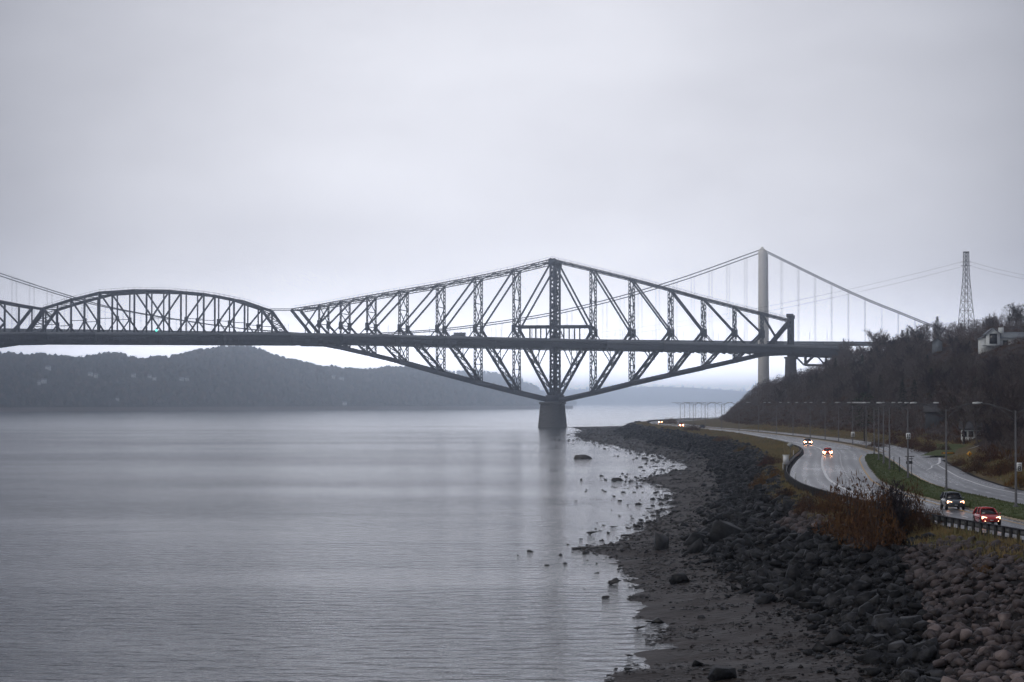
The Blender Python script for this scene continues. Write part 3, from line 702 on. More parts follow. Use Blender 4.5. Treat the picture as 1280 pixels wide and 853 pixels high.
# ------------------------------------------------------------------ rocks
def hull_rock(seed, n=13, sq=(1, .8, .6), rounded=False):
    import bmesh
    r = random.Random(seed); bm = bmesh.new()
    for _ in range(n if not rounded else 34):
        while True:
            p = Vector((r.uniform(-1, 1), r.uniform(-1, 1), r.uniform(-1, 1)))
            if .3 < p.length < 1: break
        if rounded: p = p.normalized() * r.uniform(.84, 1.0)
        else: p = p.normalized() * r.uniform(.72, 1.05)
        bm.verts.new((p.x * sq[0], p.y * sq[1], p.z * sq[2]))
    res = bmesh.ops.convex_hull(bm, input=bm.verts)
    bmesh.ops.delete(bm, geom=[v for v in bm.verts if not v.link_faces], context='VERTS')
    if not rounded: bmesh.ops.dissolve_limit(bm, angle_limit=.32, verts=bm.verts, edges=bm.edges)
    bmesh.ops.triangulate(bm, faces=bm.faces)
    bm.verts.index_update(); v = np.array([x.co[:] for x in bm.verts]); f = np.array([[q.index for q in a.verts] for a in bm.faces]); bm.free()
    return v, f
ANG = [hull_rock(i, rnd.randint(10, 15), (1, rnd.uniform(.6, .95), rnd.uniform(.4, .75))) for i in range(12)]
RND = [hull_rock(100 + i, 30, (1, rnd.uniform(.65, .9), rnd.uniform(.45, .7)), True) for i in range(9)]
FLT = [hull_rock(200 + i, 11, (1, rnd.uniform(.4, .8), rnd.uniform(.14, .28))) for i in range(8)]
SLB = [hull_rock(260 + i, 12, (1.15, rnd.uniform(.5, .8), rnd.uniform(.25, .42))) for i in range(6)]
def rotm(rx, ry, rz):
    from mathutils import Euler
    return np.array(Euler((rx, ry, rz)).to_matrix())
def merged(name, items, m, smooth=False):
    mb = MB()
    for (v, f), pos, s, rot in items: mb.add((v * s) @ rotm(*rot).T + np.array(pos), f)
    return mb.build(name, m, smooth=smooth)
def mesh_of(vf, name, m, smooth=False):
    me = MB().add(vf[0], vf[1]).mesh(name); me.materials.append(m)
    if smooth: me.polygons.foreach_set('use_smooth', np.ones(len(me.polygons), bool))
    return me
ang_me = [mesh_of(v, 'slate_boulder', M['rock']) for v in ANG]
rnd_me = [mesh_of(v, 'granite_boulder', M['rock_pink'], False) for v in RND + ANG[:6]]
flt_me = [mesh_of(v, 'tidal_rock', M['rock_beach']) for v in FLT]
angb_me = [mesh_of(v, 'tidal_boulder', M['rock_beach']) for v in ANG]
def put(me, name, pos, s, rot, label, cat, group=None):
    o = bpy.data.objects.new(name, me); COL.objects.link(o); o.location = pos; o.scale = (s, s, s) if np.isscalar(s) else s; o.rotation_euler = rot
    WLOC[o.name] = tuple(pos); return tag(o, label, cat, group)
# pink armour stone covers the near upper slope; its lower edge runs obliquely
def is_pink(x, y):
    if y < 192 and x > np.interp(y, [120, 140, 165, 192], [22.6, 25.4, 29, 32]): return True
    return 222 < y < 250 and 27.6 < x < 31.5
cand = []
def scatter(Ya, Yb, dens, smin, smax):
    N = int((Yb - Ya) * 14 * dens)
    for _ in range(N):
        y = Ya + (Yb - Ya) * rng.random(); t, c = float(T(y)), float(C(y)); t = max(t, float(W(y)) + 3); c = max(c, t + 2)
        x = t - .6 + 1.1 * fbm(0, y, 5, 71.) + (c - t + 2.2) * rng.random()
        if rng.random() < .035: x = t - abs(rng.normal(0, 2.0))
        if rng.random() > (c - t + 3.7) / 14 + .15: continue
        pk = is_pink(x, y)
        s = smin * rng.uniform(.6, 1) + (smax * 1.3 - smin) * rng.random() ** 3.4
        if pk: s = min(s, .75) * rng.uniform(.85, 1.05)
        cand.append((x, y, s, pk))
scatter(118, 250, 2.6, .34, .95); scatter(118, 200, 2.6, .3, .66); scatter(250, 420, 1.5, .36, 1.0); scatter(420, 800, .75, .5, 1.2); scatter(800, 1520, .30, .8, 1.5)
cand.sort(key=lambda c: -c[2] / c[1] if 560 < to_px((c[0], c[1], 3))[0] < 1285 and to_px((c[0], c[1], 3))[1] < 858 else 9)
n_ind = 225; dark, pink = [], []
ind_lab = {
 ('d', 0): ('dark angular slate boulder wedged low in the riprap beside the mud flat', 'dark boulders low on the riprap bank'),
 ('d', 1): ('dark angular slate boulder lying high in the riprap just below the brown shrubs', 'dark boulders high on the riprap bank'),
 ('p', 0): ('pinkish granite boulder in the pale rock pile close to the dark stones', 'pinkish boulders low in the pale pile'),
 ('p', 1): ('pinkish granite boulder near the grassy top of the pale rock pile', 'pinkish boulders high in the pale pile')}
for i, (x, y, s, pk) in enumerate(cand):
    rot = (rng.uniform(-.6, .6), rng.uniform(-.6, .6), rng.uniform(0, 6.28)); z = hz(x, y) + s * rng.uniform(.05, .32)
    if i < n_ind:
        t, c = float(T(y)), float(C(y)); up = 1 if (x - t) / (c - t) > .5 else 0
        lab, grp = ind_lab[('p' if pk else 'd', up)]
        put(rnd.choice(rnd_me if pk else ang_me), 'granite_boulder' if pk else 'slate_boulder', (x, y, z), s, rot, lab, 'boulder', grp)
    else: (pink if pk else dark).append((rnd.choice(RND + ANG[:6] if pk else ANG + SLB), (x, y, z), s, rot))
merged('riprap', dark, M['rock'])['kind'] = 'stuff'
merged('pale_riprap', pink, M['rock_pink'])['kind'] = 'stuff'
# named boulders on the mud
def ground_at(px, py, z=.5):
    for _ in range(6): x, y = on_z(px, py, z); z = max(hz(x, y), 0)
    return x, y, z
BIG = [(831, 687, 36, 1, 'largest dark boulder standing alone on the mud beside the water'), (877, 690, 30, 2, 'rounded dark boulder beside the largest one on the mud'), (905, 676, 44, 5, 'tall dark slab boulder leaning against the riprap foot'), (868, 680, 26, 7, 'grey flat-topped boulder behind the two dark mud boulders'), (893, 691, 24, 4, 'low grey boulder right of the rounded dark boulder'), (925, 690, 34, 8, 'broad dark boulder at the foot of the riprap'), (851, 728, 26, 3, 'jagged dark rock alone in the middle of the mud'), (842, 731, 14, 6, 'small rock touching the jagged rock in the mud'),
       (905, 850, 40, 9, 'black boulder cut off by the bottom edge on the mud'), (870, 833, 18, 10, 'squat dark boulder on shingle above the bottom edge'), (1048, 808, 30, 0, 'low dark stone lying on the brown mud by the riprap'), (990, 715, 38, 11, 'large dark boulder sitting within the middle of the riprap slope'), (1000, 745, 36, 2, 'angular black boulder low on the slope below the brown bush'), (960, 700, 30, 1, 'slanted dark boulder in the riprap above the mud')]
for px, py, wpx, k, lab in BIG:
    x, y, z = ground_at(px, py); s = wpx / FPX * y / 1.45
    put(ang_me[k], 'slate_boulder', (x, y, z + s * .28), (s, s * .9, s * 1.15), (rng.uniform(-.2, .2), rng.uniform(-.2, .2), k * 1.3), lab, 'boulder')
# rocks in the shallows: px x, waterline y, width px
SH = [(728, 574, 26, 'long low grey rock alone far out in the calm water'), (743, 668, 21, 'flat dark rock left of the shore rocks'), (759, 667, 9, None), (781, 671, 15, 'blocky dark rock in the shallows just above the groyne'), (767, 660, 11, None), (750, 664, 5, None), (797, 659, 14, 'dark rock nearest the mud edge above the groyne'), (801, 651, 9, None), (812, 654, 13, None), (817, 645, 9, None), (822, 642, 8, None), (827, 640, 10, None), (811, 637, 10, 'dark rock in the string off the point'), (816, 633, 7, None), (798, 631, 12, None), (790, 649, 6, None), (842, 631, 13, None), (850, 629, 8, None), (826, 625, 14, None), (834, 620, 11, None), (779, 616, 8, 'small isolated rock half way to the point'), (768, 621, 8, None), (753, 613, 5, None), (756, 615, 5, None), (771, 601, 17, 'long thin rock level with the weedy point'), (757, 600, 5, None), (788, 602, 9, None), (781, 606, 4, None), (720, 627, 5, None), (733, 613, 4, None), (785, 632, 4, None), (770, 731, 27, 'long flat rock in water off the muddy beach'), (757, 748, 12, 'low narrow rock under the long flat one'), (803, 787, 22, 'thin rock ledge at the beach edge below the long flat rock'), (788, 821, 16, 'square dark rock in the water near the bottom'), (786, 838, 16, None), (812, 779, 14, None), (800, 775, 10, None), (742, 674, 4, None), (726, 675, 7, None),
      (806, 574, 10, None), (815, 576, 7, None), (827, 574, 11, None), (833, 571, 8, None), (821, 578, 7, None), (830, 580, 6, None), (847, 577, 8, None), (851, 589, 7, None), (862, 584, 9, None), (842, 583, 5, None), (800, 566, 9, None), (812, 563, 8, None), (822, 566, 10, None), (778, 559, 5, None), (741, 553, 6, None), (750, 555, 5, None), (758, 557, 6, None), (838, 591, 6, None), (855, 579, 6, None), (869, 588, 7, None)]
for i, (px, py, wpx, lab) in enumerate(SH):
    x, y = on_z(px, py, .0); s = wpx / FPX * y / 1.8
    grp = None
    if lab is None:
        grp, lab = ('rocks off the weedy upper cove', 'small dark rock awash in the upper cove below the riprap') if py < 595 else ('rocks awash off the point', 'small dark rock awash between the point and the groyne') if py < 700 else ('rocks awash at the near beach', 'small flat rock awash beside the near muddy beach')
    k = i % 8; zz = .06 + s * .10
    put(flt_me[k] if wpx > 9 else angb_me[i % 12], 'shore_rock', (x, y, zz), (s, s * (.7 if wpx > 9 else .9), s * (1.25 if wpx > 9 else .55)), (rng.uniform(-.08, .08), rng.uniform(-.08, .08), rng.uniform(-.35, .35)), lab, 'rock', grp)
x0, y0 = on_z(716, 686, .1); x1, y1 = on_z(800, 684, .3)
lg = MB(); pts = [np.array([x0 + (x1 - x0) * t, y0 + (y1 - y0) * t + .5 * math.sin(t * 7), .05 + .22 * t]) for t in np.linspace(0, 1, 9)]
for k, (a, b) in enumerate(zip(pts[:-1], pts[1:])): lg.beam(a, b + (b - a) * .06, .9 + .25 * (k % 3), .34 + .1 * (k % 2))
tag(lg.build('rock_ledge', M['rock_beach'], org=tuple(pts[0])), 'long straight dark ledge running from the mud into the water', 'rock ledge')
# weedy flats, shingle and flakes
def flakes(name, N, reg, smin, smax, pool, m, sink=.0):
    it = []
    for _ in range(N):
        x, y = reg()
        if x is None: continue
        z = hz(x, y)
        s = smin + (smax - smin) * rng.random() ** 3
        it.append((rnd.choice(pool), (x, y, z + s * .05 - sink), s, (rng.uniform(-.25, .25), rng.uniform(-.25, .25), rng.uniform(0, 6.28))))
    o = merged(name, it, m); o['kind'] = 'stuff'; return o
def r_beach():
    y = 122 + 150 * rng.random() ** 1.1; w, t = float(W(y)), max(float(T(y)), float(W(y)) + 3); u = rng.random(); x = w - 1 + (t - w + 2) * (u if rng.random() < .35 else (u ** 3 if rng.random() < .4 else 1 - u ** 2.5))
    if fbm(x, y, 6, 21.) < -.12: return None, None
    return x, y
flakes('shingle', 15000, r_beach, .09, .42, FLT, M['rock_beach'])
def r_toe():
    y = 122 + 240 * rng.random() ** 1.2; t = max(float(T(y)), float(W(y)) + 3); return t + 1.5 - abs(rng.exponential(3.0)), y
flakes('rock_shards', 5500, r_toe, .08, .40, FLT + ANG, M['rock'])
def r_flat():
    y = rng.uniform(255, 640); w, t = float(W(y)), max(float(T(y)), float(W(y)) + 3); x = w - 2.5 + (t - w + 3) * rng.random()
    if fbm(x, y * .4, 7, 31.) < -.1 and rng.random() < .85: return None, None
    return x, y
flakes('cobbles', 5200, r_flat, .16, .75, FLT + ANG[:4], M['rock_beach'])
def r_edge():
    y = 150 + 900 * rng.random() ** 1.1; w = float(W(y)); return w + 1.2 - abs(rng.normal(0, 3.6)) * (1 + y / 700), y
it_ = []
for _ in range(1500):
    x, y = r_edge()
    if fbm(x, y, 14, 51.) < -.02 or (y < 268 and rng.random() < .88): continue
    s_ = (.14 + .42 * rng.random() ** 2.5) * (1 + y / 900); it_.append((rnd.choice(FLT + ANG[:5]), (x, y, max(hz(x, y), -.02) + s_ * .06), s_, (rng.uniform(-.2, .2), rng.uniform(-.2, .2), rng.uniform(0, 6.28))))
merged('shallow_stones', it_, M['rock_beach'])['kind'] = 'stuff'
def r_far():
    y = rng.uniform(640, 1545); w, t = float(W(y)), max(float(T(y)), float(W(y)) + 3); x = w - 4 + (t - w + 5) * rng.random()
    return x, y
flakes('tidal_stones', 2600, r_far, .35, 1.5, FLT + ANG[:4], M['rock_beach'])

# ------------------------------------------------------------------ trees
def bare_tree(seed, hgt, spread=.42, dens=1.0, sl=.035):
    """tapered trunk with limbs, and a crown of fine bare twigs"""
    r = random.Random(seed); tr, cr = MB(), MB()
    base = [np.array([0, 0, -.5])]; p = np.array([0., 0, 0]); lean = np.array([r.uniform(-.08, .08), r.uniform(-.08, .08), 1.])
    n = 7; tp = [base[0]]
    for k in range(n):
        tp.append(p.copy()); p = p + lean * hgt * .8 / n + np.array([r.uniform(-.03, .03), r.uniform(-.03, .03), 0]) * hgt
    rad = [hgt * .022 * (1 - .85 * k / n) for k in range(n + 1)]
    tr.tube(tp, rad, 6)
    tw_v, tw_f = [], []
    def sliver(a, b, w):
        d = b - a; u = np.cross(d, [r.uniform(-1, 1), r.uniform(-1, 1), r.uniform(-1, 1)]); u /= max(np.linalg.norm(u), 1e-6)
        i = len(tw_v); tw_v.extend([a - u * w, a + u * w, b]); tw_f.append([i, i + 1, i + 2])
    def twigs(q, d, L, k):
        for _ in range(k):
            e = d + np.array([r.gauss(0, .55), r.gauss(0, .55), r.gauss(.1, .5)]); e /= np.linalg.norm(e)
            a = q - d * L * r.random() * .8; b = a + e * L * r.uniform(.5, 1.1); sliver(a, b, sl * r.uniform(.6, 1.2))
            if r.random() < .6:
                e2 = e + np.array([r.gauss(0, .5), r.gauss(0, .5), r.gauss(.1, .4)]); sliver(a + (b - a) * .5, a + (b - a) * .5 + e2 * L * .5, sl * .7)
    nl = int(9 * dens + r.random() * 4)
    for k in range(nl):
        t = .22 + .76 * k / nl; q = tp[1] + (tp[-1] - tp[1]) * t; a = k * 2.4 + r.uniform(-.5, .5); L = hgt * spread * (1.05 - .62 * abs(t - .35)) * r.uniform(.75, 1.1)
        d = np.array([math.cos(a), math.sin(a), r.uniform(.45, 1.0) + .5 * t]); d /= np.linalg.norm(d); m = q + d * L * .5; d2 = d + np.array([0, 0, .45]); d2 /= np.linalg.norm(d2); e = m + d2 * L * .5
        w = hgt * .0085 * (1.15 - t); cr.tube([q, m, e], [w, w * .65, w * .25], 4, caps=False)
        for j in range(6):
            u = .25 + .75 * j / 5; s_ = q + (m - q) * (u * 2) if u < .5 else m + (e - m) * (u * 2 - 1)
            bd = d2 + np.array([r.gauss(0, .6), r.gauss(0, .6), r.gauss(.25, .4)]); bd /= np.linalg.norm(bd); bl = L * r.uniform(.28, .5)
            f = s_ + bd * bl; sliver(s_, f, sl * 1.7); twigs(f, bd, bl * .9, int(11 * dens)); twigs(s_ + bd * bl * .5, bd, bl * .7, int(5 * dens))
    twigs(tp[-1], np.array([0, 0, 1.]), hgt * .2, int(22 * dens))
    cr.add(np.array(tw_v), np.array(tw_f))
    return tr, cr
def cone_tree(seed, hgt, wid=.2, pine=False):
    r = random.Random(seed); tr, cr = MB(), MB(); tr.tube([(0, 0, -.5), (0, 0, hgt * .5), (0, 0, hgt * .97)], [hgt * .016, hgt * .01, .02], 6)
    v, f = [], []
    N = 620
    for _ in range(N):
        t = r.random() ** .85; z = hgt * ((.12 if not pine else .3) + (.86 if not pine else .68) * t); rad = hgt * wid * ((1 - t) ** .85 + .04) * (1 + .25 * math.sin(t * 40)) if not pine else hgt * wid * math.sqrt(max(.02, 1 - (2 * t - 1) ** 2)) * r.uniform(.7, 1.15)
        a = r.uniform(0, 6.28); q = rad * r.uniform(.25, 1); c = np.array([q * math.cos(a), q * math.sin(a), z]); o = np.array([math.cos(a), math.sin(a), r.uniform(-.5, .35)]) * hgt * .055 * r.uniform(.6, 1.3); sd = np.array([-math.sin(a), math.cos(a), r.uniform(-.3, .3)]) * hgt * .022
        i = len(v); v.extend([c - sd, c + sd, c + o]); f.append([i, i + 1, i + 2])
    cr.add(np.array(v), np.array(f)); return tr, cr
def proto(pair, tm, cm):
    a, b = pair[0].mesh('trunk'), pair[1].mesh('crown'); a.materials.append(M[tm]); b.materials.append(M[cm]); return a, b
BT = [proto(bare_tree(i, 9, rnd.uniform(.34, .46), 1.1, .044), 'pale_bark' if i in (1, 3, 6) else 'bark', 'twig') for i in range(7)]
CT = [proto(cone_tree(50 + i, 9, .19), 'bark', 'conifer') for i in range(2)]
PT = proto(cone_tree(60, 9, .36, True), 'bark', 'pinegreen')
RT_ = proto(bare_tree(77, 9, .5, 1.3, .034), 'bark', 'twig')
def plant(name, meshes, loc, s, label, cat, group=None, names=('trunk', 'crown'), sz=None):
    e = empty(name, loc, rnd.uniform(0, 6.28)); e.scale = (s, s, sz or s); tag(e, label, cat, group)
    for me, nm in zip(meshes, names):
        o = bpy.data.objects.new(nm, me); COL.objects.link(o); o.parent = e
    return e
HOUSE_WIN = [(1222, 1290, 404, 440), (1164, 1182, 426, 442), (1203, 1222, 541, 559), (1160, 1180, 506, 534), (1196, 1222, 400, 404)]
SKYL = hermite([(880, 525), (905, 522), (915, 511), (925, 501), (935, 491), (950, 479), (975, 469), (1000, 463), (1020, 457), (1040, 448), (1050, 438), (1060, 429), (1075, 424), (1110, 416), (1130, 409), (1150, 407), (1180, 402), (1200, 402), (1220, 398), (1240, 392), (1260, 385), (1290, 379), (1340, 374)])
def screens_house(x, y, z, h):
    px, p0 = to_px((x, y, z + h)); _, p1 = to_px((x, y, z)); hw = .38 * h * FPX / y
    return any(px + hw > a and px - hw < b and p0 < d and p1 > c for a, b, c, d in HOUSE_WIN)
spots = []
y = 300.
while y < 1560:
    g = 4.7 + (y - 300) * .0022
    d = 2.0
    while d < 190:
        xx = float(E1(y)) + float(FX(y)) + d + rng.uniform(-.45, .45) * g; yy = y + rng.uniform(-.45, .45) * g; d += g
        z = hz(xx, yy); px, py = to_px((xx, yy, z))
        if px > 1330 or px < 880: continue
        hh = rng.uniform(5.5, 10.5) * (.62 if d < 16 and yy < 1150 else 1)
        if fbm(xx, yy, 30, 44.) > .35: hh *= .72
        if screens_house(xx, yy, z, hh) and yy < 980: hh = 2.2 if rng.random() < .7 else 0
        room = (py - float(SKYL(px))) * yy / FPX
        if room < hh: hh = max(2.4, room * rng.uniform(.8, 1.2))
        if hh > 0: spots.append((xx, yy, z, hh))
    y += g
vis = sorted([s for s in spots if 885 < to_px(s)[0] < 1275 and s[3] > 3], key=lambda s: -s[3] / s[1])
ind = set(id(s) for s in vis[:250])
zone_lab = [('low by the road', 'slender leafless tree low on the slope beside the wet road', 'leafless trees beside the road'), ('mid', 'bare brown tree half way up the wooded hillside', 'leafless trees half way up the hillside'), ('top', 'bare brown tree near the skyline of the wooded hill', 'leafless trees along the hill top'), ('far', 'small bare tree on the far spur by the bridge pier', 'leafless trees on the spur by the pier')]
stuff = []
for s in spots:
    x, y, z, h = s; con = rng.random() < .035
    if id(s) in ind:
        d = x - float(E1(y)) - float(FX(y)); q = zone_lab[3] if y > 1150 else zone_lab[0] if d < 14 else zone_lab[1] if d < 60 else zone_lab[2]
        if con: plant('conifer_tree', rnd.choice(CT), (x, y, z), h / 9 * 1.05, 'dark green conifer standing among the bare hillside trees', 'tree', 'conifers among the hillside trees')
        else: plant('bare_tree', rnd.choice(BT), (x, y, z), h / 9, q[1], 'tree', q[2])
    else: stuff.append(s)
# the rest of the wood: lighter trees in one mass
lod = []
for i in range(5):
    r = random.Random(300 + i); v, f = [], []
    for _ in range(150):
        t = r.random(); a = r.uniform(0, 6.28); rr = 9 * .36 * math.sqrt(max(0, 1 - (2 * t - 1) ** 2)) * r.uniform(.2, 1); c = np.array([rr * math.cos(a), rr * math.sin(a), 9 * (.22 + .7 * t)]); o = np.array([math.cos(a) * .6, math.sin(a) * .6, r.uniform(.2, 1.2)]) * r.uniform(.6, 1.3); sd = np.array([-math.sin(a), math.cos(a), r.uniform(-.5, .5)]) * r.uniform(.05, .11)
        k = len(v); v.extend([c - sd, c + sd, c + o]); f.append([k, k + 1, k + 2])
    for q in range(2):
        k = len(v); dx = r.uniform(-.3, .3); v.extend([np.array([-.14 + dx, 0, -.5]), np.array([.14 + dx, 0, -.5]), np.array([dx * 3, 0, 8.])]); f.append([k, k + 1, k + 2])
    lod.append((np.array(v), np.array(f)))
o = merged('woods', [(rnd.choice(lod), (x, y, z), h / 9, (0, 0, rng.uniform(0, 6.28))) for x, y, z, h in stuff], M['twig']); o['kind'] = 'stuff'
ug = []
for i in range(4):
    r = random.Random(800 + i); v, f = [], []
    for _ in range(46):
        a = r.uniform(0, 6.28); q = r.uniform(0, 1) ** .5; c = np.array([q * math.cos(a), q * math.sin(a), r.uniform(0, .55) * (1.1 - q)]); o = np.array([math.cos(a) * .3 + r.gauss(0, .2), math.sin(a) * .3 + r.gauss(0, .2), r.uniform(.3, .9)]) * .7; sd = np.array([-math.sin(a), math.cos(a), r.uniform(-.3, .3)]) * r.uniform(.03, .07); k = len(v); v.extend([c - sd, c + sd, c + o]); f.append([k, k + 1, k + 2])
    ug.append((np.array(v), np.array(f)))
it = {'brush_brown': [], 'twig': [], 'brush_red': []}
for _ in range(9000):
    y = 300 + 1250 * rng.random() ** 1.3; x = float(E1(y)) + float(FX(y)) - 1 + 170 * rng.random() ** 1.4; px = to_px((x, y, 20))[0]
    if px < 885 or px > 1330 or (440 < y < 500 and x < float(E1(y)) + 20): continue
    it[rnd.choices(['brush_brown', 'twig', 'brush_red'], [.35, .55, .1])[0]].append((rnd.choice(ug), (x, y, hz(x, y) - .1), rng.uniform(.9, 2.3), (0, 0, rng.uniform(0, 6.28))))
for k_, v_ in it.items(): merged('undergrowth', v_, M[k_])['kind'] = 'stuff'
# trees that stand out
def hill_hit(px, py):                     # where the line of sight meets the hill
    d = ray(px, py)
    for t in np.arange(300, 1600, 3.):
        p = d * t
        if hz(p[0], p[1]) > H + p[2]: return p[0], p[1], hz(p[0], p[1])
    p = d * 1150; return p[0], p[1], hz(p[0], p[1])
def along(px, Y): x = (px - 640) / FPX * Y; return x, Y, hz(x, Y)
def standout(name, meshes, px, Y, top, label, wide=1.):
    x, y, z = along(px, Y); h = at_y(px, top, Y)[2] - z; h = max(h, 5)
    return plant(name, meshes, (x, y, z), h / 9 * wide, label, 'tree', sz=h / 9)
standout('bare_tree', RT_, 1097, 1120, 411, 'round crowned leafless tree alone on the skyline above the approach', 1.0)
standout('bare_tree', BT[2], 1062, 1180, 422, 'thin feathery bare tree where the bridge deck meets the hill', 1.1)
standout('bare_tree', BT[4], 1140, 1090, 402, 'spreading leafless tree under the end of the side cable', 1.3)
standout('conifer_tree', CT[0], 1172, 1060, 395, 'pointed dark spruce on the skyline left of the lattice tower', 1.0)
standout('conifer_tree', CT[1], 1128, 1100, 412, 'small pointed spruce between round tree and the lattice tower', .9)
standout('pine_tree', PT, 1262, 960, 380, 'broad dark pine on the skyline above the white house', 1.0)
standout('pine_tree', PT, 1283, 940, 379, 'dark pine cut by the right edge above the white house', 1.2)
x, y, z = along(1080, 640); plant('pine_tree', PT, (x, y, z), (at_y(1080, 490, 640)[2] - z) / 9, 'rounded soft green pine low on the hillside behind the lamps', 'tree')
for px, Y, top in ((1204, 500, 470), (1222, 480, 478), (1240, 505, 466), (1188, 560, 480), (1262, 455, 470)):
    x, yy, z = along(px, Y); h = at_y(px, top, Y)[2] - z
    plant('bare_tree', BT[px % 7], (x, yy, z), h / 9, 'tall leafless tree close behind the white cottage by the road', 'tree', 'tall bare trees around the white cottage')
# brush and shrubs
def shrub(seed, n=420, up=.7, leaf=.055, leaves=True):
    r = random.Random(seed); st, cr = MB(), MB(); v, f = [], []
    for k in range(16):
        a = r.uniform(0, 6.28); d = np.array([math.cos(a) * r.uniform(.1, .7), math.sin(a) * r.uniform(.1, .7), 1.]); d /= np.linalg.norm(d); e = d * r.uniform(.6, 1.0)
        st.tube([(0, 0, -.15), e * .5, e], [.022, .014, .004], 4, caps=False)
    for _ in range(n):
        a = r.uniform(0, 6.28); t = math.acos(r.uniform(.0, 1)); q = r.uniform(.35, 1) ** .6; c = np.array([math.sin(t) * math.cos(a), math.sin(t) * math.sin(a), math.cos(t) * up + .08]) * q * (1 + .22 * math.sin(3 * a + seed) + .15 * math.sin(5 * t))
        o = np.array([r.gauss(0, 1), r.gauss(0, 1), r.gauss(.7, .8)]) * leaf * 1.9; sd = np.array([r.gauss(0, 1), r.gauss(0, 1), r.gauss(0, 1)]) * leaf * .42
        k = len(v); v.extend([c - sd, c + sd, c + o]); f.append([k, k + 1, k + 2])
    cr.add(np.array(v), np.array(f)); return st, cr
SHM = {}
for k_, m_ in (('red', 'brush_red'), ('brown', 'brush_brown'), ('orange', 'brush_orange'), ('green', 'pinegreen')):
    SHM[k_] = [proto(shrub(400 + len(SHM) * 10 + i, 2800, leaf=.029), 'bark', m_) for i in range(3)]
def bush(px, py, wpx, hpx, k, label, group=None):
    x, y, z = ground_at(px, py, 5); s = wpx / FPX * y / 2; e = plant('shrub', rnd.choice(SHM[k]), (x, y, z - .1), s, label, 'shrub', group, ('stem', 'foliage'), sz=hpx / FPX * y / .78)
    return e
for b in [(963, 584, 34, 14, 'red', 'low dark red bush at the top of riprap left of the white panel'), (952, 612, 26, 18, 'orange', 'orange bush on the verge below the dark red bush'), (972, 600, 26, 14, 'orange', 'yellow orange bush beside the white panel post'), (984, 624, 36, 15, 'brown', 'brown bush on the verge above the dark riprap'), (1012, 650, 44, 26, 'brown', 'dark russet bush spilling onto the riprap at the verge edge'), (1040, 640, 30, 16, 'orange', 'small orange bush under the guardrail left of the bare shrub'), (1078, 652, 44, 24, 'orange', 'bright yellow orange bush at the guardrail beside the bare shrub'),
          (1066, 716, 78, 66, 'brown', 'large dark brown bush left of the bare shrub above the riprap'), (1096, 724, 76, 70, 'brown', 'dense dark brown bush at the foot of the bare shrub'), (1138, 718, 58, 58, 'brown', 'dark brown bush right of the bare shrub'), (1108, 704, 66, 50, 'red', 'rusty red bush behind the bare shrub'), (1040, 690, 44, 30, 'brown', 'brown bush above the pale stones left of the shrub clump'), (1165, 690, 46, 18, 'brown', 'low brown bush at the top of the pale rock pile'), (1228, 690, 40, 12, 'orange', 'low orange grass clump at the top of the pale rock pile'),
          (930, 566, 22, 8, 'orange', 'small orange clump along the verge above the cove'), (905, 552, 26, 7, 'brown', 'small brown clump along the distant verge'), (866, 546, 22, 8, 'brown', 'brown clump on the verge under the distant headlights'), (838, 543, 22, 7, 'orange', 'orange clump at the tip of the distant verge')]: bush(*b)
for i, (px, py, wp, hp, k) in enumerate([(1118, 556, 26, 12, 'red'), (1140, 561, 30, 14, 'red'), (1160, 566, 34, 14, 'red'), (1180, 566, 26, 10, 'red'), (1128, 546, 26, 12, 'brown'), (1096, 549, 24, 9, 'brown'), (1068, 545, 24, 8, 'brown'), (1040, 541, 24, 8, 'brown'), (1012, 538, 22, 8, 'brown'), (985, 536, 22, 7, 'orange'), (960, 533, 20, 7, 'brown')]):
    bush(px, py, wp, hp, k, 'russet roadside bush at the foot of the wooded hill', 'bushes along the foot of the hill')
for i, (px, py, wp, hp, k) in enumerate([(1222, 588, 40, 18, 'red'), (1250, 597, 44, 18, 'brown'), (1276, 606, 44, 18, 'orange'), (1236, 578, 40, 18, 'red'), (1262, 583, 44, 20, 'brown'), (1200, 583, 26, 10, 'brown')]):
    bush(px, py, wp, hp, k, 'rusty bramble bush on the bank right of the yellow sign', 'brambles on the right bank')
# the tall bare shrub in front of the road
x, y, z = ground_at(1116, 716, 4.5); hs = at_y(1116, 592, y)[2] - z
def bare_shrub(seed):
    r = random.Random(seed); st, cr = MB(), MB(); v, f = [], []
    for k in range(26):
        a = r.uniform(0, 6.28); sp = r.uniform(.06, .5) if k > 3 else r.uniform(0, .1); p = np.array([r.uniform(-.05, .05), r.uniform(-.05, .05), -.04]); pts = [p]; L = r.uniform(.62, 1.0) * (1 - .45 * sp)
        for j in range(5): p = p + np.array([math.cos(a) * sp * L / 5 * (1.3 - .15 * j) + r.gauss(0, .012), math.sin(a) * sp * L / 5 * (1.3 - .15 * j) + r.gauss(0, .012), L / 5]); pts.append(p)
        st.tube(pts, [.013 - .002 * j for j in range(6)], 5, caps=False)
        for j in range(1, 6):
            for _ in range(11):
                q = pts[j] + (pts[j - 1] - pts[j]) * r.random(); b = r.uniform(0, 6.28); d = np.array([math.cos(b), math.sin(b), r.uniform(.5, 1.8)]); d /= np.linalg.norm(d); l = r.uniform(.07, .2) * (1.1 - .1 * j); sd = np.array([-math.sin(b), math.cos(b), 0]) * .0072
                e = q + d * l; k2 = len(v); v.extend([q - sd, q + sd, e]); f.append([k2, k2 + 1, k2 + 2])
                for _ in range(3):
                    m = q + d * l * r.uniform(.3, .95); g = d + np.array([r.gauss(0, .5), r.gauss(0, .5), r.gauss(.2, .3)]); k2 = len(v); v.extend([m - sd * .7, m + sd * .7, m + g * l * .5]); f.append([k2, k2 + 1, k2 + 2])
    cr.add(np.array(v), np.array(f)); return st, cr
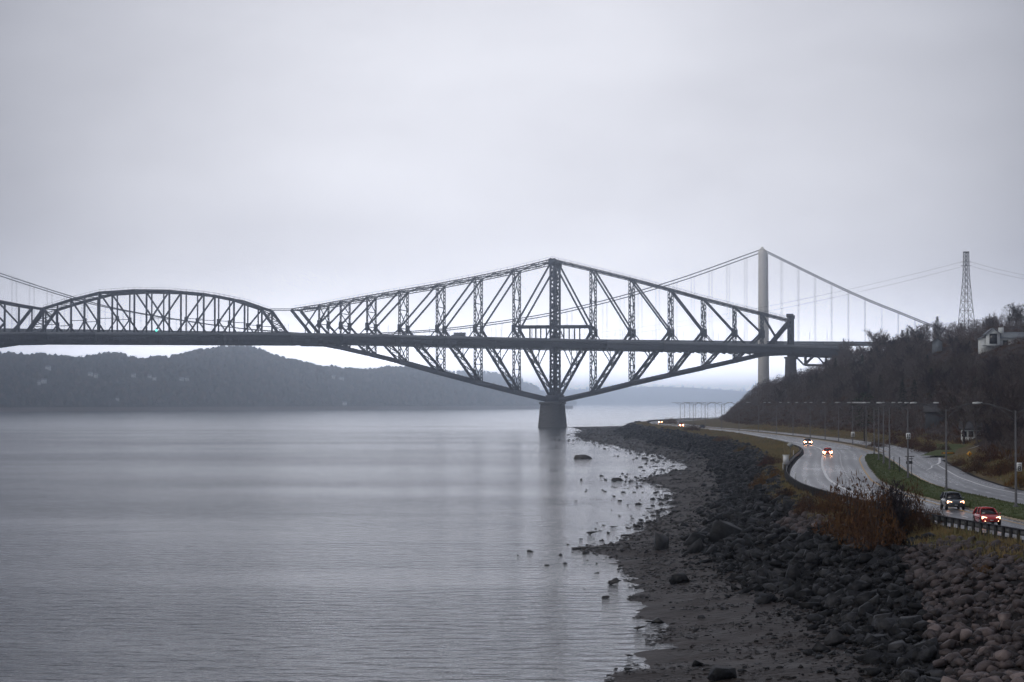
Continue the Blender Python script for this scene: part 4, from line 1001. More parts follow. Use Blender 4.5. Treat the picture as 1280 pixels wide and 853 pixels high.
plant('bare_shrub', proto(bare_shrub(9), 'bark', 'twig'), (x, y, z), hs, 'tall bare dark shrub with upright twigs standing before the wet road', 'shrub', None, ('stem', 'twig_crown'))
# tall verge grass, blade tufts
def grass(name, N, region, hmin, hmax, m='grass'):
    v, f = [], []
    for _ in range(N):
        x, y = region()
        if x is None: continue
        z = hz(x, y) - .05; h = hmin + (hmax - hmin) * rng.random() ** 1.5
        for b in range(5):
            a = rng.uniform(0, 6.28); ox, oy = rng.normal(0, .16, 2); w = .028 + .02 * y / 300; l = rng.normal(0, .22, 2) * h; k = len(v)
            v.extend([(x + ox - math.cos(a) * w, y + oy - math.sin(a) * w, z), (x + ox + math.cos(a) * w, y + oy + math.sin(a) * w, z), (x + ox + l[0], y + oy + l[1], z + h * rng.uniform(.7, 1.1))]); f.append([k, k + 1, k + 2])
    o = MB().add(np.array(v), np.array(f)).build(name, M[m]); o['kind'] = 'stuff'; return o
def rg_verge():
    y = 150 + 460 * rng.random() ** 1.25; c, e = float(C(y)), float(E0(y)); x = c - .6 + (e - 1.1 - c + .6) * rng.random(); return x, y
def rg_median():
    y = 150 + 325 * rng.random() ** 1.3; a, b = float(ML(y)) + .1, float(MR(y)) - .1
    if b - a < .4: return None, None
    return a + (b - a) * (rng.random() if rng.random() < .6 else rng.choice([.02, .98])), y
def rg_far():
    y = rng.uniform(600, 1500); c, e = float(C(y)), float(E0(y)); return c - .8 + (e - .9 - c + .8) * rng.random(), y
def rg_foot():
    y = 240 + 700 * rng.random() ** 1.4; e = float(E1(y)); x = e + 1.5 + 9 * rng.random()
    if 440 < y < 485 and x < e + 14: return None, None
    return x, y
hz_ = hz
hz = lambda x, y: 6.2
grass('median_grass', 7000, rg_median, .06, .26, 'lawn')
hz = hz_
grass('tall_grass', 14000, rg_verge, .25, .85); grass('tall_grass', 6000, rg_far, .35, .95); grass('tall_grass', 8000, rg_foot, .25, .8)
ribbon('grass_patch', [(84, 452), (92, 478), (96, 500)], 9, 6.6, 'lawn', dz=[-.2, .4, 1.2])
# ------------------------------------------------------------------ far shore
def far_land(name, sky, ysh, ycr, px0, px1, shore_px, ncol, strip=False):
    sk = hermite(sky); P_ = []
    for px in np.linspace(px0, px1, ncol):
        line = []; ys_, yc_ = ysh(px), ycr(px)
        zc = max(at_y(px, float(sk(px)), yc_)[2] - (9 if strip else 6), 3)
        for t in (-.03, 0, .012, .05, .12, .22, .34, .48, .64, .82, 1.0, 1.15, 1.5):
            Y = ys_ + (yc_ - ys_) * t; X = (px - 640) / FPX * Y
            z = -1.5 if t < 0 else .2 if t == 0 else 7.5 if t < .02 else 8 + (zc - 8) * (1 - (1 - min(t, 1)) ** 1.9) if t <= 1 else zc * (1 - .5 * (t - 1))
            z += (0 if t < .05 or t == 1 else 1) * min(zc * .1, 7) * fbm(X, Y, 260, 6.6)
            line.append((X, Y, z))
        P_.append(line)
    P_ = np.array(P_).transpose(1, 0, 2)
    o = MB().grid(P_[2:]).build(name, M['far_ground'], smooth=True); o['kind'] = 'structure'
    o2 = MB().grid(P_[:3]).build('far_beach', M['shore_strip'], smooth=True); o2['kind'] = 'structure'
    return P_
skyA = [(-400, 446), (-100, 443), (0, 441), (60, 443), (100, 446), (140, 441), (180, 448), (215, 444), (250, 438), (275, 434), (300, 432), (325, 436), (345, 444), (370, 451), (400, 456.5), (425, 459), (450, 461), (487, 459), (512, 459), (540, 461), (562, 466), (600, 475), (640, 487), (662, 493), (680, 502), (700, 509), (716, 511.5)]
yshA = lambda px: np.interp(px, [-400, 0, 300, 716], [4000, 4150, 4900, 6000]); ycrA = lambda px: yshA(px) + np.interp(px, [-400, 200, 300, 640, 716], [420, 520, 700, 620, 300])
PA = far_land('far_hill', skyA, yshA, ycrA, -400, 716, 0, 140, True)
skyB = [(420, 470), (540, 469), (575, 466), (605, 465.5), (630, 470), (655, 476), (675, 489), (690, 500), (720, 504)]
PB = far_land('distant_hill', skyB, lambda px: 11000, lambda px: 12200, 420, 720, 0, 50)
skyC = [(-500, 494), (200, 488), (600, 488), (700, 487), (760, 484.5), (820, 483), (880, 485), (940, 489), (1020, 493), (1300, 496), (1800, 497)]
PC = far_land('remote_hill', skyC, lambda px: 19000, lambda px: 20600, -500, 1800, 0, 90)
# woods on the far shore (one mass) with ragged tops
def blob(seed, cone):
    r = random.Random(seed); v, f = [], []
    n = 7; rings = [(0, .25), (.25, .9), (.55, 1.0), (.82, .6)] if not cone else [(0, .9), (.3, .75), (.6, .42), (.85, .16)]
    for t, q in rings:
        for j in range(n): a = 2 * math.pi * (j + r.uniform(-.3, .3)) / n; k = q * r.uniform(.65, 1.25); v.append((k * math.cos(a) * (.42 if not cone else .26), k * math.sin(a) * (.42 if not cone else .26), t + r.uniform(-.06, .06)))
    v.append((0, 0, 1.0 + r.uniform(-.05, .1)))
    for i in range(3):
        for j in range(n): a, b = i * n + j, i * n + (j + 1) % n; f += [[a, b, b + n], [a, b + n, a + n]]
    for j in range(n): f.append([3 * n + j, 3 * n + (j + 1) % n, 4 * n])
    return np.array(v), np.array(f)
BL = [blob(i, False) for i in range(6)] + [blob(10 + i, True) for i in range(3)]
FH = [(60, 461.5, 10), (55, 478, 11), (49, 480, 7), (113, 469.5, 9), (120, 471, 8), (167, 470.5, 9), (187, 472.5, 8), (193, 474, 8), (227, 476, 10), (234, 475, 9), (147, 500, 8), (417, 472.5, 9), (427, 475, 12), (431, 505.5, 10)]
fpos = []
def far_hit(px, py):
    sk = hermite(skyA); ys_, yc_ = yshA(px), ycrA(px); i = np.interp(px, np.linspace(-400, 716, 140), np.arange(140)); i0 = int(i)
    col = PA[:, i0]; best = None
    for a, b in zip(col[2:11], col[3:12]):
        pa, pb = to_px(a)[1], to_px(b)[1]
        if pb <= py <= pa: t = (pa - py) / max(pa - pb, 1e-6); q = a + (b - a) * t; return np.array([(px - 640) / FPX * q[1], q[1], q[2]])
    q = col[6]; return np.array([(px - 640) / FPX * q[1], q[1], q[2]])
for px, py, w in FH: fpos.append((px, py, far_hit(px, py), w))
it = []
nc = PA.shape[1]
for _ in range(6800):
    ci = rng.random() * (nc - 2); i = int(ci); u = ci - i; t = 2.15 + 8.9 * rng.random() ** .9; j = int(t); w = t - j
    q = (PA[j, i] * (1 - u) + PA[j, i + 1] * u) * (1 - w) + (PA[j + 1, i] * (1 - u) + PA[j + 1, i + 1] * u) * w
    px, py = to_px(q); h = rng.uniform(8, 15); cone = rng.random() < .16
    if q[2] < 9: continue
    if any(abs(px - a) < c / 1.7 * .9 + 3 and -2 < py - b < 10 for a, b, _, c in fpos): continue
    it.append((BL[6 + rng.integers(3)] if cone else BL[rng.integers(6)], tuple(q - np.array([0, 0, 1.5])), h * (1.12 if cone else 1), (0, 0, rng.uniform(0, 6.28))))
for j in (10,):                            # crest line
    for i in np.arange(0, nc - 1.01, .16):
        k = int(i); u = i - k; q = PA[j, k] * (1 - u) + PA[j, k + 1] * u
        if q[2] < 6: continue
        cone = rng.random() < .2; h = rng.uniform(6, 11) + (6 if rng.random() < .05 else 0)
        it.append((BL[6 + rng.integers(3)] if cone else BL[rng.integers(6)], tuple(q - np.array([0, 0, 2.])), h, (0, 0, rng.uniform(0, 6.28))))
o = merged('far_woods', it, M['far_wood']); o['kind'] = 'stuff'
it = []
for PX, hh, n_ in ((PB, 14, 900), (PC, 16, 1800)):
    for _ in range(n_):
        i = rng.integers(PX.shape[1] - 1); u = rng.random(); j = rng.integers(3, 11); q = PX[j, i] * (1 - u) + PX[j, i + 1] * u
        it.append((BL[rng.integers(9)], tuple(q - np.array([0, 0, 2.])), hh * 1.4 * rng.uniform(.7, 1.2), (0, 0, rng.uniform(0, 6))))
o = merged('distant_woods', it, M['far_wood']); o['kind'] = 'stuff'
# houses on the far shore
def house(name, loc, rz, L, D, hw, hr, wall, roof, label, cat='house', group=None, chimney=False, wins=3):
    e = empty(name, tuple(loc), rz); tag(e, label, cat, group)
    MB().loft([[(-L / 2, -D / 2, -3), (-L / 2, D / 2, -3), (-L / 2, D / 2, hw), (-L / 2, 0, hw + hr), (-L / 2, -D / 2, hw)], [(L / 2, -D / 2, -3), (L / 2, D / 2, -3), (L / 2, D / 2, hw), (L / 2, 0, hw + hr), (L / 2, -D / 2, hw)]]).build('wall', M[wall], e, local=True)
    rf = MB(); o_ = .5
    for s in (-1, 1): rf.loft([[(-L / 2 - o_, s * (D / 2 + o_), hw - .35), (-L / 2 - o_, 0, hw + hr + .05), (-L / 2 - o_, 0, hw + hr + .3), (-L / 2 - o_, s * (D / 2 + o_), hw - .1)], [(L / 2 + o_, s * (D / 2 + o_), hw - .35), (L / 2 + o_, 0, hw + hr + .05), (L / 2 + o_, 0, hw + hr + .3), (L / 2 + o_, s * (D / 2 + o_), hw - .1)]])
    r_ = rf.build('roof', M[roof], e, local=True)
    if chimney: MB().box(L * .2, L * .2 + .9, -.5, .5, hw + hr * .3, hw + hr + 1.4).build('chimney', M[wall], r_, local=True)
    for k in range(wins):
        cx = -L / 2 + L * (k + .5) / wins; f = MB().box(cx - .65, cx + .65, -D / 2 - .06, -D / 2 - .003, hw * .35, hw * .8).build('window', M['white_wall'], e, local=True)
        MB().box(cx - .5, cx + .5, -D / 2 - .09, -D / 2 - .063, hw * .38, hw * .77).build('pane', M['glass'], f, local=True)
    return e
far_lab = ['pale house highest on the far wooded shore, left end', 'pale house above the left end of the far shore', 'small pale house beside the left pale house on the far shore', 'white house in trees left of the middle of the far hill', 'small white house just right of the white one on the far hill', 'white house in mid far hill under the bridge deck', 'small white house below the green bridge signal', 'pale cottage beside the white house below the green signal', 'broad cream house at the right of the far hillside', 'white gabled house next to the broad cream house', 'small pale green cottage low near the far beach', 'white house high on the hill left of the cantilever arm', 'long white house below the start of the cantilever arm', 'long pale boathouse on the far beach left of the pier']
for (px, py, q, w), lab in zip(fpos, far_lab):
    house('far_house', q, rng.uniform(-.3, .3), w * .9, w * .7, 3.0 + w * .10, 2.6, 'far_wall', 'roof' if rng.random() < .6 else 'roof_dark', lab, 'house', wins=0)
x, y = on_z(190.5, 513.2, 0); e = empty('moored_barge', (x, y, 0)); tag(e, 'small dark barge moored at the foot of the far hill', 'barge')
MB().loft([[(-7.5, -2.6, 1.6), (-7.5, 2.6, 1.6), (-6.4, 2.2, -.8), (-6.4, -2.2, -.8)], [(7.5, -2.6, 1.6), (7.5, 2.6, 1.6), (6.4, 2.2, -.8), (6.4, -2.2, -.8)]]).build('hull', M['black_trim'], e, local=True)
MB().box(-5.5, 4.5, -2, 2, 1.62, 5.2).build('deckhouse', M['roof_dark'], e, local=True)

# ------------------------------------------------------------------ houses on the near hill
def look(x, y): return math.atan2(y, x) - math.pi / 2
cx, cy_, zb = hill_hit(1241, 437); Yh = cy_; rz = look(cx, cy_) + .12
wh = empty('white_house', (cx, cy_, zb), rz); tag(wh, 'white gabled house with a big dark front window on the wooded hill', 'house')
k = Yh / FPX; wh.scale = (Yh / 900,) * 3
def gable(x0, x1, y0, y1, hw, hr, nm):    # gable facing the river
    c = (x0 + x1) / 2
    MB().loft([[(x0, y0, -6), (x1, y0, -6), (x1, y0, hw), (c, y0, hw + hr), (x0, y0, hw)], [(x0, y1, -6), (x1, y1, -6), (x1, y1, hw), (c, y1, hw + hr), (x0, y1, hw)]]).build(nm, M['white_wall'], wh, local=True)
    rf = MB()
    for s, xa in ((-1, x0), (1, x1)): rf.loft([[(xa + s * .5, y0 - .6, hw - .35), (c, y0 - .6, hw + hr + .06), (c, y0 - .6, hw + hr + .36), (xa + s * .5, y0 - .6, hw - .05)], [(xa + s * .5, y1, hw - .35), (c, y1, hw + hr + .06), (c, y1, hw + hr + .36), (xa + s * .5, y1, hw - .05)]])
    return rf.build('roof', M['roof'], wh, local=True)
gable(-2.9, 2.3, -4, 5, 5.6, 2.1, 'gable_wall')
f = MB().box(-1.95, 1.35, -4.08, -4.003, 1.6, 5.9).build('front_window', M['white_wall'], wh, local=True); MB().box(-1.75, 1.15, -4.12, -4.083, 1.8, 5.75).build('pane', M['glass'], f, local=True)
MB().box(2.31, 16, -2.2, 5, -6, 4.2).build('wing_wall', M['white_wall'], wh, local=True)
MB().loft([[(2.32, -2.8, 4.0), (2.32, 1.5, 6.2), (2.32, 1.5, 6.5), (2.32, -2.8, 4.3)], [(16.4, -2.8, 4.0), (16.4, 1.5, 6.2), (16.4, 1.5, 6.5), (16.4, -2.8, 4.3)]]).build('wing_roof', M['roof'], wh, local=True)
MB().box(-5.2, -2.91, -2.5, 4, -6, 4.0).build('side_wall', M['white_wall'], wh, local=True)
MB().loft([[(-5.6, -3, 3.6), (-5.6, 4, 3.6), (-5.6, 4, 3.9), (-5.6, -3, 3.9)], [(-2.92, -3, 5.0), (-2.92, 4, 5.0), (-2.92, 4, 5.3), (-2.92, -3, 5.3)]]).build('side_roof', M['roof'], wh, local=True)
ch = MB().box(2.4, 4.3, .5, 2.4, 5.2, 8.2); ch.build('chimney', M['white_wall'], wh, local=True)
for wx, ww, z0_, z1_ in ((4.6, 2.0, -1, 3.2), (8.2, 1.0, .8, 3.2), (10.4, 1.6, .6, 3.0), (13.2, 1.6, .6, 3.0)):
    f = MB().box(wx - ww / 2 - .15, wx + ww / 2 + .15, -2.28, -2.203, z0_ - .15, z1_ + .15).build('window', M['white_wall'], wh, local=True); MB().box(wx - ww / 2, wx + ww / 2, -2.32, -2.283, z0_, z1_).build('pane', M['glass'], f, local=True)
MB().box(-4.5, 2.2, -6.4, -4.02, .9, 1.15).build('balcony', M['grey_wall'], wh, local=True)
x, y, z = hill_hit(1171.5, 441)
house('grey_house', (x, y, z), look(x, y) + math.pi / 2, 4.5, 3.9, 3.6, 1.2, 'grey_wall', 'roof_dark', 'narrow grey house half hidden among trees left of the white house', wins=0)
x, y, z = along(1213, 512); house('white_cottage', (x, y, max(z - .6, 6.5)), look(x, y), 4.2, 4, 3.0, 1.2, 'white_wall', 'roof_dark', 'small white cottage behind tree trunks beside the road bend', wins=3)
x, y, z = hill_hit(1170, 533); house('grey_cottage', (x, y, z), look(x, y), 5.5, 5, 3.6, 1.8, 'dim_wall', 'roof_dark', 'dim grey cottage in the trees above the russet bushes', wins=0)
x, y, z = along(1279, 425); house('grey_cottage', (x, y, at_y(1279, 584, 425)[2]), look(x, y), 4.0, 4, 3.0, 1.1, 'dim_wall', 'roof_dark', 'grey cottage corner behind the rightmost lamp pole', wins=0)

# ------------------------------------------------------------------ lattice tower and its lines
YL = 1120.; lx_, ly_, lz_ = along(1208.4, YL); zt_ = at_y(1208, 316, YL)[2]; zb_ = lz_ - 1
lt = empty('lattice_tower', (lx_, ly_, zb_)); tag(lt, 'slender steel lattice transmission tower on the hill top', 'transmission tower')
hT = zt_ - zb_
def half(t): return np.interp(t, [0, .55, .8, 1], [3.7, 1.75, 1.05, .98])
cor = lambda t, i: np.array([(-1, 1, 1, -1)[i] * half(t), (-1, -1, 1, 1)[i] * half(t), hT * t])
Rz = np.array([[math.cos(.35), -math.sin(.35), 0], [math.sin(.35), math.cos(.35), 0], [0, 0, 1]])
cr_ = lambda t, i: Rz @ cor(t, i)
for i in range(4):
    mb = MB(); tt = np.linspace(0, 1, 9)
    for a, b in zip(tt[:-1], tt[1:]): mb.beam(cr_(a, i), cr_(b, i), .24)
    mb.build('leg', M['lamp_steel'], lt, local=True)
lev = [0, .15, .27, .38, .48, .56, .63, .70, .76, .82, .87, .92, .96, 1.0]; mb = MB(); hb = MB()
for a, b in zip(lev[:-1], lev[1:]):
    for i in range(4):
        j = (i + 1) % 4; mb.beam(cr_(a, i), cr_(b, j), .11).beam(cr_(a, j), cr_(b, i), .11); hb.beam(cr_(b, i), cr_(b, j), .13)
mb.build('cross_bracing', M['lamp_steel'], lt, local=True); hb.build('ring_beams', M['lamp_steel'], lt, local=True)  # separate horizontal ring beams joining the legs at each level
MB().box(-1.3, 1.3, -1.3, 1.3, hT, hT + .5).build('tower_cap', M['lamp_steel'], lt, local=True)
mb = MB()
for zz in (.86, .90): mb.beam((-2.6, 0, hT * zz), (2.6, 0, hT * zz), .2)
mb.build('cross_arm', M['lamp_steel'], lt, local=True)
for k, (dz, dx, lab) in enumerate(((0, 0, 'upper'), (-2.2, 0.8, 'lower'))):
    A = np.array([lx_ - 2.4 + dx, ly_, zb_ + hT * .90 + dz]); B = np.array([-520, 2000, 168. + dz * 2])
    pts = []
    for t in np.linspace(0, 1, 50):
        p = A + (B - A) * t; p[2] -= 4 * (67.) * t * (1 - t); pts.append(p)
    tag(MB().tube(pts, .045, 4).build('power_line', M['wire'], org=tuple(A)), f'{lab} of two sagging power lines running left from the lattice tower', 'power line')
    A2 = A + np.array([4.8, 0, 0]); B2 = at_y(1420, 352 - dz * 2, 1050); pts = [A2 + (B2 - A2) * t - np.array([0, 0, 4 * 3.5 * t * (1 - t)]) for t in np.linspace(0, 1, 16)]
    tag(MB().tube(pts, .045, 4).build('power_line', M['wire'], org=tuple(A2)), f'{lab} of two power lines leaving the lattice tower to the right', 'power line')
# ------------------------------------------------------------------ street lamps
def make_lamp(single=False):
    e = empty('street_lamp', (0, 0, 0))
    MB().tube([(0, 0, -.3), (0, 0, .35), (0, 0, .36), (0, 0, 9.8)], [.17, .17, .13, .085], 8).build('pole', M['lamp_steel'], e, local=True)
    MB().box(-.26, .26, -.26, .26, -.05, .12).build('base_plate', M['lamp_steel'], e, local=True)
    for s in (-1, 1):
        a = MB(); t = np.linspace(0, 1, 9)
        a.tube([(s * (.05 + 3.7 * u), 0, 9.55 + 1.0 * math.sin(u * math.pi / 2)) for u in t], .048, 5)
        a.tube([(s * (.05 + 3.0 * u), 0, 8.75 + 1.66 * math.sin(u * math.pi / 2)) for u in t], .04, 5)
        o = a.build('arm', M['lamp_steel'], e, local=True)
        MB().loft([[(s * 3.55, -.08, 10.5), (s * 3.55, .08, 10.5), (s * 3.55, .07, 10.62), (s * 3.55, -.07, 10.62)], [(s * 3.8, -.17, 10.46), (s * 3.8, .17, 10.46), (s * 3.8, .12, 10.70), (s * 3.8, -.12, 10.70)], [(s * 4.35, -.15, 10.47), (s * 4.35, .15, 10.47), (s * 4.35, .1, 10.66), (s * 4.35, -.1, 10.66)]][::s]).build('luminaire', M['lum'], o, local=True)
    return e
LP = [(1270, 634), (1183, 613), (1135, 597.5), (1112, 587), (1104.5, 580), (1098.3, 575), (1092.7, 568), (1082.7, 560), (1066, 556), (1048.3, 552.3), (1031.4, 550), (1012.7, 548), (991.3, 544.8), (970.7, 542.7), (948, 540.2), (923.7, 538.2), (902, 536), (881.4, 534), (866.6, 532), (850.4, 529.6), (855.8, 527.6), (862, 525.4), (869.5, 524.4), (876.6, 524), (884.7, 523.6), (894, 523.4), (905.6, 523.2)]
ordn = ['nearest', 'second', 'third', 'fourth', 'fifth', 'sixth', 'seventh', 'eighth', 'ninth', 'tenth', 'eleventh', 'twelfth', 'thirteenth', 'fourteenth', 'fifteenth', 'sixteenth', 'seventeenth', 'eighteenth', 'nineteenth', 'twentieth', 'twenty-first', 'twenty-second', 'twenty-third', 'twenty-fourth', 'twenty-fifth', 'twenty-sixth', 'farthest']
lp0 = make_lamp(); lamps = []
for i, (px, py) in enumerate(LP):
    o = lp0 if i == 0 else copy_tree(lp0); x, y = on_z(px, py, 6.15)
    f = (lambda q: MC(q)) if y > 520 else (lambda q: MR(q))
    sl = float(f(y + 8) - f(y - 8)) / 16
    o.location = (x, y, 6.15); o.rotation_euler.z = -math.atan(sl) * .8; lamps.append((x, y))
    tag(o, ('nearest double-armed lamp at the right edge, with a white sign on its pole' if i == 0 else 'farthest double-armed lamp, against the hill where the road vanishes' if i == 26 else f'double-armed grey street lamp, {ordn[i]} along the median counting from the right edge'), 'street lamp', 'double-armed lamps along the median')

# ------------------------------------------------------------------ guardrail
def guardrail(Ya, Yb, label, step, off=-.45):
    Y = np.arange(Ya, Yb, step); X = E0(Y) + off
    e = empty('guardrail', (float(X[0]), float(Y[0]), ZR)); tag(e, label, 'guardrail')
    mb = MB(); sec = [(-.10, .42), (-.02, .45), (-.05, .55), (-.02, .66), (-.05, .76), (-.02, .86), (-.10, .88)]; S = []
    for x, y in zip(X, Y): S.append([(x + a, y, ZR + b) for a, b in sec])
    mb.loft(S); mb.build('rail_beam', M['rail_steel'], e)
    cap = MB(); cap.loft([[(x - .34, y, ZR + .86), (x - .12, y, ZR + .86), (x - .12, y, ZR + .95), (x - .34, y, ZR + .95)] for x, y in zip(X, Y) if y < 310 or Ya > 1000]); cap.build('top_rail', M['guard_wood'], e)
    rest = MB()
    for i, (x, y) in enumerate(zip(X, Y)):
        z = hz(float(x), float(y)) - .3
        b = MB() if i < 98 else rest
        b.box(x - .36, x - .12, y - .11, y + .11, z, ZR + .93)
        if i < 98: b.build('post', M['guard_post'], e)
    if rest.v: rest.build('post', M['guard_post'], e)['kind'] = 'stuff'
guardrail(150, 505, 'long dark guardrail on posts between the brown verge and the wet road', 1.95)
guardrail(1170, 1530, 'distant dark guardrail along the outside of the far road bend', 4.0)

# ------------------------------------------------------------------ posts and signs
def sign_post(name, x, y, z, h, label, cat, rz=0):
    e = empty(name, (x, y, z), rz); tag(e, label, cat); MB().beam((0, 0, -.3), (0, 0, h), .08).build('post', M['lamp_steel'], e, local=True); return e
def V(px, py, z): x, y = on_z(px, py, z); return x, y
x, y, z = ground_at(982.4, 592, 5.7); Yk = y
zt1, zb1 = at_y(982, 569, y)[2], at_y(982, 580.6, y)[2]; e = empty('roadside_sign', (x, y, z)); tag(e, 'plain white rectangular panel standing on the verge behind the guardrail', 'sign')
w_ = 7.2 / FPX * y / 2
MB().box(-w_, w_, -.04, .04, zb1 - z, zt1 - z).build('panel', M['sign_white'], e, local=True); MB().box(-w_ - .1, w_ + .1, -.06, .06, zt1 - z - .06, zt1 - z + .04).build('top_edge', M['sign_white'], e, local=True)
for s in (-.7, .7): MB().beam((s * w_, .09, -.4), (s * w_, .09, zb1 - z + .6), .09).build('leg', M['guard_post'], e, local=True)
x, y, z = ground_at(988, 588, 5.8); zt1 = at_y(988, 552, y)[2]; e = sign_post('diamond_sign', x, y, z, zt1 - z, 'pale diamond sign on a tall post above the white panel', 'sign'); c_ = at_y(988, 556, y)[2] - z; r_ = 4.6 / FPX * y
MB().loft([[(-r_, -.05, c_), (0, -.05, c_ - r_ * .8), (r_, -.05, c_), (0, -.05, c_ + r_ * .8)], [(-r_, -.09, c_), (0, -.09, c_ - r_ * .8), (r_, -.09, c_), (0, -.09, c_ + r_ * .8)]]).build('sign_plate', M['sign_grey'], e, local=True)
for i, (px, p0, p1) in enumerate([(999.5, 562, 573), (992.2, 570, 580), (988.2, 577, 588), (996.8, 591, 602), (1014.5, 599, 611)]):
    x, y = on_z(px, p1, 6.0); x = float(E0(y)) + (.35 if i > 2 else -1.2); h = max(1.0, (p1 - p0) / FPX * y); zz = ZR if i > 2 else hz(x, y)
    e = empty('marker_post', (x, y, zz)); tag(e, ['brownish marker post farthest up behind the guardrail', 'thin white marker post beside the rail, second from the far end', 'white marker post just under the tall diamond sign post', 'white marker post on the road edge at the rail bend', 'pale marker post nearest the viewer on the road edge'][i], 'marker post', 'marker posts by the guardrail')
    MB().loft([[(-.07, -.03, -.3), (.07, -.03, -.3), (.07, .03, -.3), (-.07, .03, -.3)], [(-.07, -.03, h), (.07, -.03, h), (.05, .03, h + .06), (-.05, .03, h + .06)]]).build('post', M['sign_white'], e, local=True); MB().box(-.05, .05, -.045, -.033, h - .3, h - .1).build('reflector', M['sign_grey'], e, local=True)
def pole_sign(i, ztop, w, h, label, dx, glyphs):
    x, y = lamps[i]; px, _ = to_px((x, y, 8)); zt = at_y(px, ztop, y)[2]
    e = empty('road_sign', (x + dx, y - .16, zt - h)); tag(e, label, 'sign')
    MB().box(-w / 2, w / 2, -.03, 0, 0, h).build('sign_plate', M['sign_white'], e, local=True)
    MB().beam((-dx - .1, .05, h * .25), (-dx + .1, .05, h * .25), .08).beam((-dx - .1, .05, h * .75), (-dx + .1, .05, h * .75), .08).beam((-dx, .04, h * .75), (0, .04, h * .75), .05).build('bracket', M['lamp_steel'], e, local=True)
    g = MB()
    for a in glyphs: g.box(a[0] * w, a[1] * w, -.04, -.033, a[2] * h, a[3] * h)
    g.build('dark_mark', M['sign_black'], e, local=True)
pole_sign(8, 540, .95, 1.25, 'white sign with two dark strokes on a lamp pole by the crossover', 0, [(-.28, -.12, .2, .8), (.10, .26, .2, .8)])
pole_sign(2, 541.5, .62, .86, 'white sign with dark strokes on the third lamp pole', .05, [(-.3, -.08, .15, .85), (.12, .3, .55, .85), (.12, .3, .1, .42)])
ring = [(-.3, .3, .48, .58), (-.3, .3, .08, .18), (-.32, -.14, .08, .58), (.14, .32, .08, .58), (-.10, .10, .28, .40), (-.38, .38, .70, .74), (-.38, .38, .80, .84)]
pole_sign(0, 578.5, .52, .88, 'white sign with a round dark digit on the nearest lamp pole', .32, ring)
x, y, z = ground_at(1211.7, 574, 6.5); zc = at_y(1211.7, 567.5, y)[2] - z; e = sign_post('warning_sign', x, y, z, zc + .3, 'yellow diamond warning sign on the bank by the side street', 'sign'); r_ = 3.6 / FPX * y
MB().loft([[(-r_, -.05, zc), (0, -.05, zc - r_), (r_, -.05, zc), (0, -.05, zc + r_)], [(-r_, -.09, zc), (0, -.09, zc - r_), (r_, -.09, zc), (0, -.09, zc + r_)]]).build('sign_plate', M['sign_yellow'], e, local=True)
MB().box(-.07, .07, -.10, -.093, zc - r_ * .45, zc + r_ * .45).build('dark_mark', M['sign_black'], e, local=True)
# direction sign seen from behind on the median, and two thin posts
x, y = on_z(1137, 596, 6.15); s_ = y / FPX
e = empty('sign_frame', (x, y, 6.15)); tag(e, 'thin sign frame with crossbars on two posts beside the third lamp', 'sign')
for dx in (-.35, .28): MB().beam((dx, 0, -.2), (dx, 0, 25 * s_), .07).build('post', M['guard_post'], e, local=True)
MB().beam((-6 * s_, 0, 25.2 * s_), (6 * s_, 0, 25.2 * s_), .10).beam((-3.5 * s_, 0, 22.4 * s_), (4.5 * s_, 0, 22.4 * s_), .10).build('crossbar', M['guard_post'], e, local=True)
MB().box(-.5, .42, -.06, .0, 16 * s_, 19.5 * s_).build('sign_plate', M['guard_post'], e, local=True)
for k, (px, p0, p1) in enumerate(((1117.5, 572, 588), (1124.4, 572, 591))):
    x, y = on_z(px, p1, 6.15); h = (p1 - p0) / FPX * y
    e = empty('bare_post', (x, y, 6.15)); tag(e, ('left' if k == 0 else 'right') + ' of two thin bare posts on the turf left of the sign frame', 'post', 'bare posts on the median')
    MB().tube([(0, 0, -.2), (0, 0, h)], .07, 6).build('shaft', M['guard_post'], e, local=True); MB().tube([(0, 0, h), (0, 0, h + .05)], .085, 6).build('cap', M['guard_post'], e, local=True)
x, y = on_z(1185, 569.5, 6.3); e = empty('orange_marker', (x, y, hz(x, y))); tag(e, 'low orange road marker at the side street corner', 'marker'); MB().loft([[(-1.4, -.2, 0), (1.4, -.2, 0), (1.4, .2, 0), (-1.4, .2, 0)], [(-1.2, -.1, .55), (1.2, -.1, .55), (1.2, .1, .55), (-1.2, .1, .55)]]).build('body', M['brush_orange'], e, local=True); MB().box(-1.0, 1.0, -.22, -.18, .25, .4).build('band', M['sign_yellow'], e, local=True)

